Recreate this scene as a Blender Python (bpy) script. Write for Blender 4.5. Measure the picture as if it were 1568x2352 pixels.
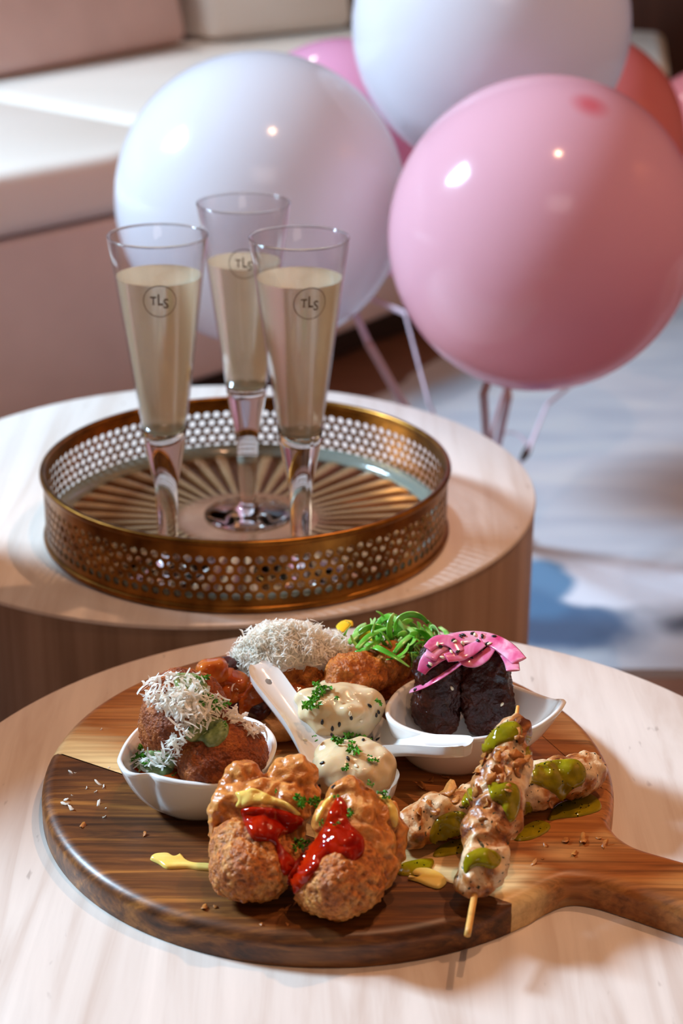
import bpy, bmesh, math, random
import numpy as np
from mathutils import Vector, Matrix, noise
from mathutils.bvhtree import BVHTree

random.seed(7)
rng = np.random.default_rng(7)
PI = math.pi
scene = bpy.context.scene
for o in list(bpy.data.objects):
    bpy.data.objects.remove(o)
COL = scene.collection

# ------------------------------------------------------------------ camera
W, H = 1568, 2352
FPX, PITCH, ROLL = 4155.3, 0.3906, 0.0047
CF = np.array([0, math.cos(PITCH), -math.sin(PITCH)])
CU0 = np.array([0, math.sin(PITCH), math.cos(PITCH)])
CR0 = np.array([1.0, 0, 0])
CR = math.cos(ROLL) * CR0 + math.sin(ROLL) * CU0
CU = -math.sin(ROLL) * CR0 + math.cos(ROLL) * CU0
CC = np.array([0, 0, 0.98])
cam_data = bpy.data.cameras.new('camera')
cam_data.sensor_fit = 'VERTICAL'
cam_data.sensor_height = 36.0
cam_data.lens = 36.0 * FPX / H
cam_data.clip_start = 0.05
cam_data.dof.use_dof = True
cam_data.dof.focus_distance = 1.02
cam_data.dof.aperture_fstop = 7.5
cam = bpy.data.objects.new('camera', cam_data)
COL.objects.link(cam)
m = Matrix.Identity(4)
for i in range(3):
    m[i][0], m[i][1], m[i][2], m[i][3] = CR[i], CU[i], -CF[i], CC[i]
cam.matrix_world = m
scene.camera = cam

# ------------------------------------------------------------------ colour management, world, lights
scene.view_settings.view_transform = 'Standard'
scene.view_settings.look = 'None'
scene.view_settings.gamma = 1.0
scene.view_settings.use_curve_mapping = False
scene.view_settings.exposure = -0.70
world = bpy.data.worlds.new('world')
scene.world = world
world.use_nodes = True
bg = world.node_tree.nodes['Background']
bg.inputs[0].default_value = (0.75, 0.85, 1.0, 1)
bg.inputs[1].default_value = 0.3


def area_light(name, loc, target, sx, sy, power, color):
    L = bpy.data.lights.new(name, 'AREA')
    L.shape = 'RECTANGLE'
    L.size, L.size_y = sx, sy
    L.energy = power
    L.color = color
    o = bpy.data.objects.new(name, L)
    COL.objects.link(o)
    o.location = loc
    o.rotation_euler = (Vector(target) - Vector(loc)).to_track_quat('-Z', 'Y').to_euler()
    return o


def spot_light(name, loc, target, power, color, angle=70, radius=0.035, blend=0.6):
    L = bpy.data.lights.new(name, 'SPOT')
    L.energy = power
    L.color = color
    L.spot_size = math.radians(angle)
    L.spot_blend = blend
    L.shadow_soft_size = radius
    o = bpy.data.objects.new(name, L)
    COL.objects.link(o)
    o.location = loc
    o.rotation_euler = (Vector(target) - Vector(loc)).to_track_quat('-Z', 'Y').to_euler()
    return o


DAY = (0.55, 0.79, 1.0)
WARM = (1.0, 0.55, 0.30)
# daylight through the tall window of the left wall
area_light('daylight_window', (-2.37, 1.75, 2.05), (0.0, 0.75, 0.35), 0.5, 0.85, 470, DAY)
# warm ceiling downlights, followed by added fill spots
spot_light('downlight_middle', (0.38, 0.75, 2.95), (0.1, 1.3, 0.42), 98, WARM, 95, 0.03)
spot_light('downlight_board', (0.95, 1.75, 2.95), (-0.02, 0.92, 0.42), 140, WARM, 27, 0.04)
spot_light('bounce_fill_right_wall', (2.2, 1.7, 2.95), (2.6, 1.7, 0.9), 280, WARM, 80, 0.05)  # added fill: washes the right wall so warm bounce reaches the balloons
spot_light('front_fill_spot', (0.3, -1.5, 2.9), (-0.15, 2.5, 0.3), 170, (1.0, 0.84, 0.78), 24, 0.95, 0.8)  # added soft fill from behind the camera for balloons and sofa base
spot_light('sofa_fill_spot', (-0.9, 4.2, 2.95), (-0.7, 3.3, 0.4), 130, (1.0, 0.86, 0.80), 54, 0.04)  # added to brighten the sofa; no known fixture above it


# ------------------------------------------------------------------ pixel geometry helpers (photo measurements -> world points)
def ray(px, py):
    return (px - W / 2) / FPX * CR - (py - H / 2) / FPX * CU + CF


def P(px, py, z):
    d = ray(px, py)
    return CC + d * ((z - CC[2]) / d[2])


def PD(px, py, dep):
    return CC + ray(px, py) * dep


def PY(px, py, y):
    d = ray(px, py)
    return CC + d * (y / d[1])


# ------------------------------------------------------------------ mesh helpers
ORG = {}
REG = {}


def lin(c):
    out = []
    for v in c:
        v = v / 255.0
        out.append(v / 12.92 if v <= 0.04045 else ((v + 0.055) / 1.055) ** 2.4)
    return (out[0], out[1], out[2], 1.0)


def tag(o, label=None, cat=None, group=None, kind=None):
    if label: o['label'] = label
    if cat: o['category'] = cat
    if group: o['group'] = group
    if kind: o['kind'] = kind
    return o


def empty(name, loc, label, cat, group=None):
    o = bpy.data.objects.new(name, None)
    COL.objects.link(o)
    o.location = [float(v) for v in loc]
    o.empty_display_size = 0.02
    ORG[o] = np.array(loc, float)
    return tag(o, label, cat, group)


def mesh(name, verts, faces, mat, parent=None, smooth=True, origin=None, reg=True):
    v = np.array(verts, float)
    me = bpy.data.meshes.new(name)
    if parent is not None:
        org = ORG[parent]
    elif origin is not None:
        org = np.array(origin, float)
    else:
        org = np.array([(v[:, 0].min() + v[:, 0].max()) / 2, (v[:, 1].min() + v[:, 1].max()) / 2, v[:, 2].min()])
    me.from_pydata((v - org).tolist(), [], [list(map(int, f)) for f in faces])
    me.materials.append(mat)
    if smooth:
        me.polygons.foreach_set('use_smooth', [True] * len(me.polygons))
    me.update()
    o = bpy.data.objects.new(name, me)
    COL.objects.link(o)
    if parent is not None:
        o.parent = parent
    else:
        o.location = org.tolist()
    ORG[o] = org
    if reg:
        REG[o] = (v, faces)
    return o


def from_bm(name, bm, mat, parent=None, smooth=False, origin=None):
    bm.verts.ensure_lookup_table()
    bmesh.ops.recalc_face_normals(bm, faces=bm.faces)
    v = [list(x.co) for x in bm.verts]
    for i, x in enumerate(bm.verts):
        x.index = i
    f = [[x.index for x in fc.verts] for fc in bm.faces]
    bm.free()
    return mesh(name, v, f, mat, parent, smooth, origin)


def sharp(o, deg=35):
    me = o.data
    me.polygons.foreach_set('use_smooth', [True] * len(me.polygons))
    me.set_sharp_from_angle(angle=math.radians(deg))
    return o


def bvh(*objs):
    vs, fs, n = [], [], 0
    for o in objs:
        v, f = REG[o]
        vs.extend(np.asarray(v).tolist())
        fs.extend([[i + n for i in fc] for fc in f])
        n += len(v)
    return BVHTree.FromPolygons(vs, fs)


def box_bm(bm, c, s, rot=0.0, bev=0.0, seg=2):
    r = bmesh.ops.create_cube(bm, size=1.0)
    vs = r['verts']
    M = Matrix.Translation(Vector(c)) @ Matrix.Rotation(rot, 4, 'Z') @ Matrix.Diagonal((s[0], s[1], s[2], 1))
    bmesh.ops.transform(bm, matrix=M, verts=vs)
    if bev:
        es = list({e for v in vs for e in v.link_edges})
        bmesh.ops.bevel(bm, geom=es, offset=bev, segments=seg, profile=0.5, affect='EDGES')


def lathe(profile, n=64, c=(0, 0, 0), cap0=False, cap1=False, axis=None):
    """profile: list of (r,z). r==0 gives a pole."""
    vs, fs, rows = [], [], []
    for r, z in profile:
        if r < 1e-7:
            rows.append([len(vs)])
            vs.append((0, 0, z))
        else:
            rows.append(list(range(len(vs), len(vs) + n)))
            for k in range(n):
                a = 2 * PI * k / n
                vs.append((r * math.cos(a), r * math.sin(a), z))
    for a, b in zip(rows[:-1], rows[1:]):
        for k in range(n):
            k2 = (k + 1) % n
            if len(a) == 1 and len(b) == 1:
                continue
            if len(a) == 1:
                fs.append([a[0], b[k2], b[k]])
            elif len(b) == 1:
                fs.append([a[k], a[k2], b[0]])
            else:
                fs.append([a[k], a[k2], b[k2], b[k]])
    if cap0 and len(rows[0]) > 1: fs.append(rows[0][::-1])
    if cap1 and len(rows[-1]) > 1: fs.append(rows[-1])
    v = np.array(vs, float)
    if axis is not None:
        q = Vector((0, 0, 1)).rotation_difference(Vector(axis))
        R = np.array(q.to_matrix())
        v = v @ R.T
    return v + np.array(c, float), fs


def catmull(pts, n):
    p = np.array(pts, float)
    p = np.vstack([2 * p[0] - p[1], p, 2 * p[-1] - p[-2]])
    out = []
    segs = len(p) - 3
    for i in range(n):
        t = i / (n - 1) * segs
        k = min(int(t), segs - 1)
        u = t - k
        a, b, c, d = p[k], p[k + 1], p[k + 2], p[k + 3]
        out.append(0.5 * ((2 * b) + (-a + c) * u + (2 * a - 5 * b + 4 * c - d) * u * u + (-a + 3 * b - 3 * c + d) * u ** 3))
    return np.array(out)


def closed_curve(pts, n):
    p = np.array(pts, float)
    m_ = len(p)
    out = []
    for i in range(n):
        t = i / n * m_
        k = int(t)
        u = t - k
        a, b, c, d = p[(k - 1) % m_], p[k % m_], p[(k + 1) % m_], p[(k + 2) % m_]
        out.append(0.5 * ((2 * b) + (-a + c) * u + (2 * a - 5 * b + 4 * c - d) * u * u + (-a + 3 * b - 3 * c + d) * u ** 3))
    return np.array(out)


def tube(pts, rad, n=8, n_pts=None, flat=1.0, up=(0, 0, 1), twist=0.0, caps=True):
    """swept ellipse; rad scalar or per-point list (half width); flat = thickness ratio"""
    if n_pts: pts = catmull(pts, n_pts)
    pts = np.array(pts, float)
    k = len(pts)
    rad = np.interp(np.linspace(0, 1, k), np.linspace(0, 1, len(rad)), rad) if hasattr(rad, '__len__') else np.full(k, rad)
    T = np.gradient(pts, axis=0)
    T /= np.linalg.norm(T, axis=1)[:, None] + 1e-12
    up = np.array(up, float)
    vs, fs = [], []
    side = np.cross(T[0], up)
    if np.linalg.norm(side) < 1e-6: side = np.cross(T[0], [1, 0.3, 0])
    side /= np.linalg.norm(side)
    for i in range(k):
        side = side - T[i] * np.dot(side, T[i])
        side /= np.linalg.norm(side)
        nn = np.cross(side, T[i])
        a = twist * i / max(1, k - 1)
        s2 = math.cos(a) * side + math.sin(a) * nn
        n2 = -math.sin(a) * side + math.cos(a) * nn
        for j in range(n):
            t = 2 * PI * j / n
            vs.append(pts[i] + s2 * rad[i] * math.cos(t) + n2 * rad[i] * flat * math.sin(t))
    for i in range(k - 1):
        for j in range(n):
            j2 = (j + 1) % n
            fs.append([i * n + j, i * n + j2, (i + 1) * n + j2, (i + 1) * n + j])
    if caps:
        fs.append(list(range(n))[::-1])
        fs.append([(k - 1) * n + j for j in range(n)])
    return np.array(vs), fs


def join(parts):
    vs, fs, n = [], [], 0
    for v, f in parts:
        vs.append(np.asarray(v, float))
        fs.extend([[i + n for i in fc] for fc in f])
        n += len(v)
    return np.vstack(vs), fs


# ------------------------------------------------------------------ materials
class NT:
    def __init__(self, name):
        self.m = bpy.data.materials.new(name)
        self.m.use_nodes = True
        self.t = self.m.node_tree
        self.t.nodes.clear()
        self.out = self.t.nodes.new('ShaderNodeOutputMaterial')
        self.b = self.t.nodes.new('ShaderNodeBsdfPrincipled')
        self.t.links.new(self.b.outputs[0], self.out.inputs[0])
        self._co = None

    def n(self, typ, **kw):
        x = self.t.nodes.new(typ)
        for k, v in kw.items():
            setattr(x, k, v)
        return x

    def l(self, a, b):
        self.t.links.new(a, b)

    def co(self, scale=(1, 1, 1), rot=(0, 0, 0), src='Object'):
        c = self.n('ShaderNodeTexCoord')
        mp = self.n('ShaderNodeMapping')
        mp.inputs['Scale'].default_value = scale
        mp.inputs['Rotation'].default_value = rot
        self.l(c.outputs[src], mp.inputs[0])
        return mp.outputs[0]

    def noise(self, vec, scale, detail=3, rough=0.55, dist=0.0):
        x = self.n('ShaderNodeTexNoise')
        x.inputs['Scale'].default_value = scale
        x.inputs['Detail'].default_value = detail
        x.inputs['Roughness'].default_value = rough
        x.inputs['Distortion'].default_value = dist
        self.l(vec, x.inputs['Vector'])
        return x.outputs[0]

    def voro(self, vec, scale, feature='F1', rnd=1.0):
        x = self.n('ShaderNodeTexVoronoi', feature=feature)
        x.inputs['Scale'].default_value = scale
        x.inputs['Randomness'].default_value = rnd
        self.l(vec, x.inputs['Vector'])
        return x.outputs['Distance']

    def ramp(self, fac, stops, interp='LINEAR'):
        x = self.n('ShaderNodeValToRGB')
        x.color_ramp.interpolation = interp
        el = x.color_ramp.elements
        while len(el) < len(stops): el.new(0.5)
        for e, (p, c) in zip(el, stops):
            e.position = p
            e.color = lin(c) if len(c) == 3 and max(c) > 1 else (tuple(c) + (1,) if len(c) == 3 else c)
        self.l(fac, x.inputs[0])
        return x.outputs[0]

    def mix(self, fac, a, b, blend='MIX'):
        x = self.n('ShaderNodeMix', data_type='RGBA', blend_type=blend)
        for s, v in ((x.inputs[0], fac), (x.inputs[6], a), (x.inputs[7], b)):
            if isinstance(v, (int, float)): s.default_value = v
            elif isinstance(v, tuple): s.default_value = lin(v) if len(v) == 3 else v
            else: self.l(v, s)
        return x.outputs[2]

    def math(self, op, a, b=0.0, clamp=False):
        x = self.n('ShaderNodeMath', operation=op, use_clamp=clamp)
        for s, v in ((x.inputs[0], a), (x.inputs[1], b)):
            if isinstance(v, (int, float)): s.default_value = v
            else: self.l(v, s)
        return x.outputs[0]

    def bump(self, h, strength=0.5, dist=0.001):
        x = self.n('ShaderNodeBump')
        x.inputs['Strength'].default_value = strength
        x.inputs['Distance'].default_value = dist
        self.l(h, x.inputs['Height'])
        self.l(x.outputs[0], self.b.inputs['Normal'])

    def set(self, **kw):
        names = dict(rough='Roughness', metal='Metallic', spec='Specular IOR Level', trans='Transmission Weight', ior='IOR',
                     sss='Subsurface Weight', sscale='Subsurface Scale', coat='Coat Weight', crough='Coat Roughness', alpha='Alpha',
                     sheen='Sheen Weight')
        for k, v in kw.items():
            if k == 'color':
                if isinstance(v, tuple): self.b.inputs['Base Color'].default_value = lin(v)
                else: self.l(v, self.b.inputs['Base Color'])
            elif k == 'radius':
                self.b.inputs['Subsurface Radius'].default_value = v
            else:
                s = self.b.inputs[names[k]]
                if isinstance(v, (int, float)): s.default_value = v
                else: self.l(v, s)
        return self


def simple(name, color, rough=0.5, var=0.08, vscale=60, bump=None, **kw):
    """plain surface with a faint tonal variation and optional fine relief"""
    k = NT(name)
    co = k.co()
    f = k.noise(co, vscale, 3)
    dark = tuple(max(1.01, c * (1 - var)) for c in color)
    lite = tuple(min(255, c * (1 + var)) for c in color)
    k.set(color=k.ramp(f, [(0.3, dark), (0.7, lite)]), rough=rough, **kw)
    if bump:
        k.bump(k.noise(co, bump[0], 4), bump[1], bump[2])
    return k.m


def travertine(name, rot, base, vein, pore):
    k = NT(name)
    co = k.co(scale=(22, 1.6, 8), rot=(0, 0, rot))
    f = k.noise(co, 2.2, 5, 0.6, 0.6)
    c1 = k.ramp(f, [(0.25, vein), (0.5, base), (0.75, tuple(min(255, x + 12) for x in base))])
    co2 = k.co(scale=(30, 9, 12), rot=(0, 0, rot))
    v = k.noise(co2, 5.0, 2, 0.5)
    spots = k.ramp(v, [(0.70, (0.0, 0.0, 0.0)), (0.76, (1.0, 1.0, 1.0))])
    c2 = k.mix(k.math('MULTIPLY', spots, 0.45), c1, pore)
    k.set(color=c2, rough=0.42, spec=0.4)
    return k.m


M = {}
M['trav_front'] = travertine('pale_travertine_front', 0.12, (222, 210, 201), (200, 180, 167), (140, 122, 114))
M['trav_back'] = travertine('pale_travertine_back', 1.50, (222, 211, 203), (204, 186, 173), (170, 148, 134))
M['drum'] = travertine('drum_veneer', 0.0, (186, 156, 132), (160, 128, 104), (130, 100, 80))


def drum_mat():
    k = NT('drum_side_veneer')
    co = k.co(scale=(30, 30, 1.2))
    f = k.noise(co, 1.6, 4, 0.55)
    k.set(color=k.ramp(f, [(0.3, (158, 128, 104)), (0.55, (184, 154, 130)), (0.75, (196, 168, 144))]), rough=0.5)
    return k.m


M['drum'] = drum_mat()


def wood(name, rot, c_dark, c_mid, c_lite, scale=1.0, sap=None):
    """grain runs along local x after the rotation"""
    k = NT(name)
    co = k.co(scale=(2.4 * scale, 26 * scale, 26 * scale), rot=(0, 0, rot))
    f = k.noise(co, 2.0, 6, 0.62, 1.9)
    co2 = k.co(scale=(4 * scale, 160 * scale, 120 * scale), rot=(0, 0, rot))
    g = k.noise(co2, 2.0, 3, 0.6, 0.3)
    c = k.ramp(f, [(0.28, c_dark), (0.5, c_mid), (0.72, c_lite)])
    c = k.mix(0.55, c, k.ramp(g, [(0.30, (70, 50, 40)), (0.55, (255, 255, 255))]), 'MULTIPLY')
    if sap:
        # pale sapwood along one edge of the plank (v across the grain, in world metres)
        lo, hi, col = sap
        co3 = k.co(scale=(1, 1, 1), rot=(0, 0, rot))
        sp = k.n('ShaderNodeSeparateXYZ')
        k.l(co3, sp.inputs[0])
        wob = k.math('MULTIPLY', k.math('SUBTRACT', f, 0.5), 0.05)
        v = k.math('ADD', sp.outputs[1], wob)
        mr = k.n('ShaderNodeMapRange')
        mr.inputs[1].default_value, mr.inputs[2].default_value = lo, hi
        mr.inputs[3].default_value, mr.inputs[4].default_value = 1, 0
        k.l(v, mr.inputs[0])
        light = k.mix(0.35, col, k.ramp(g, [(0.3, (150, 110, 75)), (0.6, (255, 255, 255))]), 'MULTIPLY')
        c = k.mix(mr.outputs[0], c, light)
    k.set(color=c, rough=0.38, spec=0.45)
    k.bump(g, 0.12, 0.0006)
    return k.m


def glass_mat(name, color=(255, 255, 255), rough=0.0, ior=1.45):
    k = NT(name)
    k.set(color=color, rough=rough, trans=1.0, ior=ior)
    return k.m


# ------------------------------------------------------------------ room shell
ROOM = (-2.45, 2.7, -1.9, 5.3, 3.0)
x0, x1, y0, y1, zc = ROOM


def slab(name, c, s, mat, rot=0):
    bm = bmesh.new()
    box_bm(bm, c, s, rot)
    o = from_bm(name, bm, mat)
    o['kind'] = 'structure'
    return o


def floor_mat():
    k = NT('dark_timber_floor')
    co = k.co(scale=(3, 40, 1), rot=(0, 0, 0.8))
    f = k.noise(co, 1.5, 4, 0.6, 0.4)
    k.set(color=k.ramp(f, [(0.3, (112, 76, 60)), (0.7, (140, 98, 78))]), rough=0.45)
    return k.m


def plaster(name, col):
    return simple(name, col, 0.8, 0.03, 8, (90, 0.1, 0.001))


slab('floor', ((x0 + x1) / 2, (y0 + y1) / 2, -0.05), (x1 - x0, y1 - y0, 0.1), floor_mat())
slab('ceiling', ((x0 + x1) / 2, (y0 + y1) / 2, zc + 0.05), (x1 - x0, y1 - y0, 0.1), plaster('ceiling_paint', (150, 120, 100)))
wallm = plaster('wall_paint', (130, 98, 74))
slab('wall_left', (x0 - 0.05, (y0 + y1) / 2, zc / 2), (0.1, y1 - y0, zc), wallm)
slab('wall_right', (x1 + 0.05, (y0 + y1) / 2, zc / 2), (0.1, y1 - y0, zc), plaster('wall_paint_light', (212, 156, 112)))
slab('wall_front', ((x0 + x1) / 2, y0 - 0.05, zc / 2), (x1 - x0, 0.1, zc), wallm)


def panel_mat():
    k = NT('dark_timber_wall')
    co = k.co(scale=(12, 12, 0.8))
    f = k.noise(co, 1.5, 4, 0.6, 0.5)
    k.set(color=k.ramp(f, [(0.3, (84, 48, 36)), (0.7, (108, 64, 48))]), rough=0.5)
    return k.m


slab('wall_back', ((x0 + x1) / 2, y1 + 0.05, zc / 2), (x1 - x0, 0.1, zc), panel_mat())
frame_m = simple('window_frame_paint', (210, 206, 200), 0.5)
pane_m = glass_mat('window_glass')
for i, (yc, zcn, wy, hz) in enumerate([(1.75, 2.05, 0.5, 0.85)]):
    bm = bmesh.new()
    t = 0.06
    for dy, dz, sy, sz in ((0, hz / 2 + t / 2, wy + 2 * t, t), (0, -hz / 2 - t / 2, wy + 2 * t, t), (wy / 2 + t / 2, 0, t, hz), (-wy / 2 - t / 2, 0, t, hz)):
        box_bm(bm, (x0 + 0.03, yc + dy, zcn + dz), (0.06, sy, sz), 0)
    w = from_bm('window_%d' % (i + 1), bm, frame_m)
    w['kind'] = 'structure'
    bm = bmesh.new()
    box_bm(bm, (x0 + 0.01, yc, zcn), (0.012, wy, hz), 0)
    from_bm('pane', bm, pane_m, w)

# watercolour carpet laid over the timber floor
def rug_mat():
    k = NT('watercolour_rug')
    co = k.co(src='Object')
    wn = k.n('ShaderNodeTexNoise')
    wn.inputs['Scale'].default_value = 7
    wn.inputs['Detail'].default_value = 4
    k.l(co, wn.inputs['Vector'])
    off = k.n('ShaderNodeVectorMath', operation='SCALE')
    sub = k.n('ShaderNodeVectorMath', operation='SUBTRACT')
    k.l(wn.outputs['Color'], sub.inputs[0])
    sub.inputs[1].default_value = (0.5, 0.5, 0.5)
    k.l(sub.outputs[0], off.inputs[0])
    off.inputs[3].default_value = 0.11
    add = k.n('ShaderNodeVectorMath', operation='ADD')
    k.l(co, add.inputs[0])
    k.l(off.outputs[0], add.inputs[1])

    def blob(c, r, soft, sx=1.0, sy=1.0):
        s = k.n('ShaderNodeVectorMath', operation='SUBTRACT')
        k.l(add.outputs[0], s.inputs[0])
        s.inputs[1].default_value = c
        ms = k.n('ShaderNodeVectorMath', operation='MULTIPLY')
        k.l(s.outputs[0], ms.inputs[0])
        ms.inputs[1].default_value = (sx, sy, 0)
        ln = k.n('ShaderNodeVectorMath', operation='LENGTH')
        k.l(ms.outputs[0], ln.inputs[0])
        mr = k.n('ShaderNodeMapRange')
        mr.inputs[1].default_value, mr.inputs[2].default_value = r, r + soft
        mr.inputs[3].default_value, mr.inputs[4].default_value = 1, 0
        k.l(ln.outputs[1], mr.inputs[0])
        return mr.outputs[0]
    base = k.ramp(k.noise(k.co(scale=(3, 9, 1), rot=(0, 0, 0.55)), 1.6, 3, 0.5, 0.4), [(0.3, (178, 182, 194)), (0.55, (196, 198, 206)), (0.8, (214, 212, 210))])
    c = k.mix(blob(RB((1400, 1345)), 0.085, 0.04, 0.75, 1.5), base, (226, 228, 238))
    c = k.mix(blob(RB((1275, 1436)), 0.078, 0.025, 1.0, 1.25), c, (66, 102, 140))
    c = k.mix(blob(RB((1225, 1330)), 0.050, 0.02, 1.2, 1.1), c, (84, 130, 168))
    c = k.mix(blob(RB((1218, 1392)), 0.034, 0.02, 0.9, 0.8), c, (78, 120, 158))
    c = k.mix(blob(RB((1300, 1460)), 0.03, 0.06, 0.7, 1.2), c, (60, 80, 112))
    c = k.mix(blob(RB((1590, 1440)), 0.014, 0.03, 0.9, 1.1), c, (70, 74, 90))
    k.set(color=c, rough=0.9, sheen=0.3)
    return k.m


RUGC = np.array([1.0, 3.2, 0.0])


def RB(px):
    q = P(px[0], px[1], 0.012) - RUGC
    return (float(q[0]), float(q[1]), 0.0)


rugpoly = [P(1300, 1518, 0.012), P(1568, 1536, 0.012), np.array([1.6, 1.9, 0]), np.array([2.3, 2.6, 0]), np.array([2.2, 4.3, 0]), np.array([1.0, 4.4, 0]),
           P(1050, 800, 0.012), P(915, 885, 0.012), P(700, 1000, 0.012), np.array([-0.05, 2.1, 0])]
rp = closed_curve([(q[0], q[1], 0) for q in rugpoly], 120)
bm = bmesh.new()
top = [bm.verts.new((q[0], q[1], 0.012)) for q in rp]
f = bm.faces.new(top)
r = bmesh.ops.extrude_face_region(bm, geom=[f])
bmesh.ops.translate(bm, vec=(0, 0, -0.012), verts=[e for e in r['geom'] if isinstance(e, bmesh.types.BMVert)])
rug = from_bm('rug', bm, rug_mat(), origin=RUGC)
tag(rug, 'pale grey rug with blue watercolour blots on the floor right of the drum tables', 'rug')

# ------------------------------------------------------------------ banquette sofa
leather = NT('cream_upholstery')
co = leather.co()
leather.set(color=leather.ramp(leather.noise(co, 3, 2), [(0.3, (238, 230, 220)), (0.7, (244, 238, 230))]), rough=0.42, spec=0.4)
leather.bump(leather.noise(co, 240, 3), 0.08, 0.001)
mauve = simple('mauve_upholstery', (224, 206, 200), 0.55, 0.04, 5, (200, 0.08, 0.001))
pinkback = simple('dusty_pink_upholstery', (222, 190, 184), 0.5, 0.04, 5, (200, 0.08, 0.001))
darkkick = simple('dark_plinth', (52, 38, 34), 0.6)


def prism(name, poly, za, zb, mat, parent, bev, seg=3):
    bm = bmesh.new()
    vs = [bm.verts.new((q[0], q[1], za)) for q in poly]
    f = bm.faces.new(vs)
    r = bmesh.ops.extrude_face_region(bm, geom=[f])
    bmesh.ops.translate(bm, vec=(0, 0, zb - za), verts=[e for e in r['geom'] if isinstance(e, bmesh.types.BMVert)])
    bmesh.ops.recalc_face_normals(bm, faces=bm.faces)
    if bev:
        bmesh.ops.bevel(bm, geom=list(bm.edges), offset=bev, segments=seg, profile=0.5, affect='EDGES')
    o = from_bm(name, bm, mat, parent)
    return sharp(o, 40)


SA = [(-1.45, 1.45), (-0.472, 2.48), (-0.328, 2.635), (-0.205, 2.77), (-0.68, 3.19), (-1.97, 2.10)]
SB = [(-0.19, 2.79), (-0.03, 2.965), (0.12, 3.17), (0.32, 3.36), (0.63, 3.56), (0.69, 3.98), (0.33, 4.14), (-0.03, 4.05), (-0.35, 3.79), (-0.68, 3.30), (-0.665, 3.21)]
sofa = empty('banquette_sofa', (-0.3, 3.0, 0), 'long curved cream banquette sofa behind the balloons', 'sofa')
prism('seat_cushion', SA, 0.365, 0.46, leather.m, sofa, 0.025)
prism('seat_cushion', SB, 0.365, 0.46, leather.m, sofa, 0.025)
whole = [SA[5], SA[0], SA[1], SA[2], SA[3]] + SB[1:9] + [(-0.69, 3.25)]
cen = np.mean(np.array(whole), axis=0)


def inset(poly, d):
    out = []
    n = len(poly)
    for i in range(n):
        a, b, c = np.array(poly[i - 1]), np.array(poly[i]), np.array(poly[(i + 1) % n])
        e1, e2 = (b - a) / np.linalg.norm(b - a), (c - b) / np.linalg.norm(c - b)
        n1, n2 = np.array([-e1[1], e1[0]]), np.array([-e2[1], e2[0]])
        nn = n1 + n2
        nn /= np.linalg.norm(nn)
        out.append(b + nn * d)
    return out


prism('base_panel', inset(whole, 0.012), 0.07, 0.36, mauve, sofa, 0.008)
prism('plinth', inset(whole, 0.07), 0.0, 0.07, darkkick, sofa, 0)


def back_slab(name, a, b, z0, z1, th, mat, lean=0.10):
    """upright upholstered back between two plan points, leaning away from the seat"""
    a, b = np.array(a), np.array(b)
    d = (b - a) / np.linalg.norm(b - a)
    nrm = np.array([-d[1], d[0]])
    bm = bmesh.new()
    vs = []
    for z, l in ((z0, 0), (z1, lean)):
        for q in (a, b, b + nrm * th, a + nrm * th):
            p = q + nrm * l
            vs.append(bm.verts.new((p[0], p[1], z)))
    bm.faces.new(vs[0:4][::-1]); bm.faces.new(vs[4:8])
    for i in range(4):
        j = (i + 1) % 4
        bm.faces.new([vs[i], vs[j], vs[4 + j], vs[4 + i]])
    bmesh.ops.recalc_face_normals(bm, faces=bm.faces)
    bmesh.ops.bevel(bm, geom=list(bm.edges), offset=0.03, segments=4, profile=0.5, affect='EDGES')
    return sharp(from_bm(name, bm, mat, sofa), 50)


back_slab('backrest', (-1.75, 2.15), (-0.66, 3.20), 0.462, 0.95, 0.14, pinkback)
back_slab('backrest', (-0.645, 3.22), (-0.305, 3.735), 0.462, 0.95, 0.14, pinkback)
back_slab('backrest', (-0.27, 3.745), (0.03, 3.985), 0.462, 0.95, 0.14, leather.m)
back_slab('backrest', (0.05, 3.995), (0.36, 4.075), 0.462, 0.95, 0.14, leather.m)

# ------------------------------------------------------------------ the two drum tables
ZT = 0.42


def drum_table(cx, cy, r, mat, label):
    t = empty('coffee_table', (cx, cy, 0), label, 'table')
    v, f = lathe([(0, ZT - 0.004), (r - 0.001, ZT - 0.004), (r, ZT - 0.0035), (r, ZT - 0.0025), (r - 0.0008, ZT - 0.0007), (r - 0.0028, ZT), (r - 0.05, ZT), (0, ZT)], 128, (cx, cy, 0))
    o = mesh('table_top', v, f, mat, t)
    sharp(o, 30)
    v, f = lathe([(0, 0), (r - 0.0008, 0), (r - 0.0008, ZT - 0.0041), (0, ZT - 0.0041)], 128, (cx, cy, 0))
    sharp(mesh('drum', v, f, M['drum'], t), 30)
    return t


tf = drum_table(0.0169, 0.8817, 0.2657, M['trav_front'], 'nearest round drum coffee table in pale travertine, under the serving board')
tb = drum_table(-0.1066, 1.4173, 0.2690, M['trav_back'], 'farther round drum coffee table carrying the brass tray')

# ------------------------------------------------------------------ perforated brass tray
TX, TY, TR, TH = -0.0748, 1.3259, 0.1580, 0.0545
def brass():
    k = NT('aged_brass')
    co = k.co()
    f = k.noise(co, 45, 4)
    k.set(color=k.ramp(f, [(0.3, (104, 66, 28)), (0.65, (160, 110, 48))]), metal=1.0, rough=0.32)
    k.bump(k.noise(co, 400, 3), 0.15, 0.0005)
    return k.m


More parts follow.
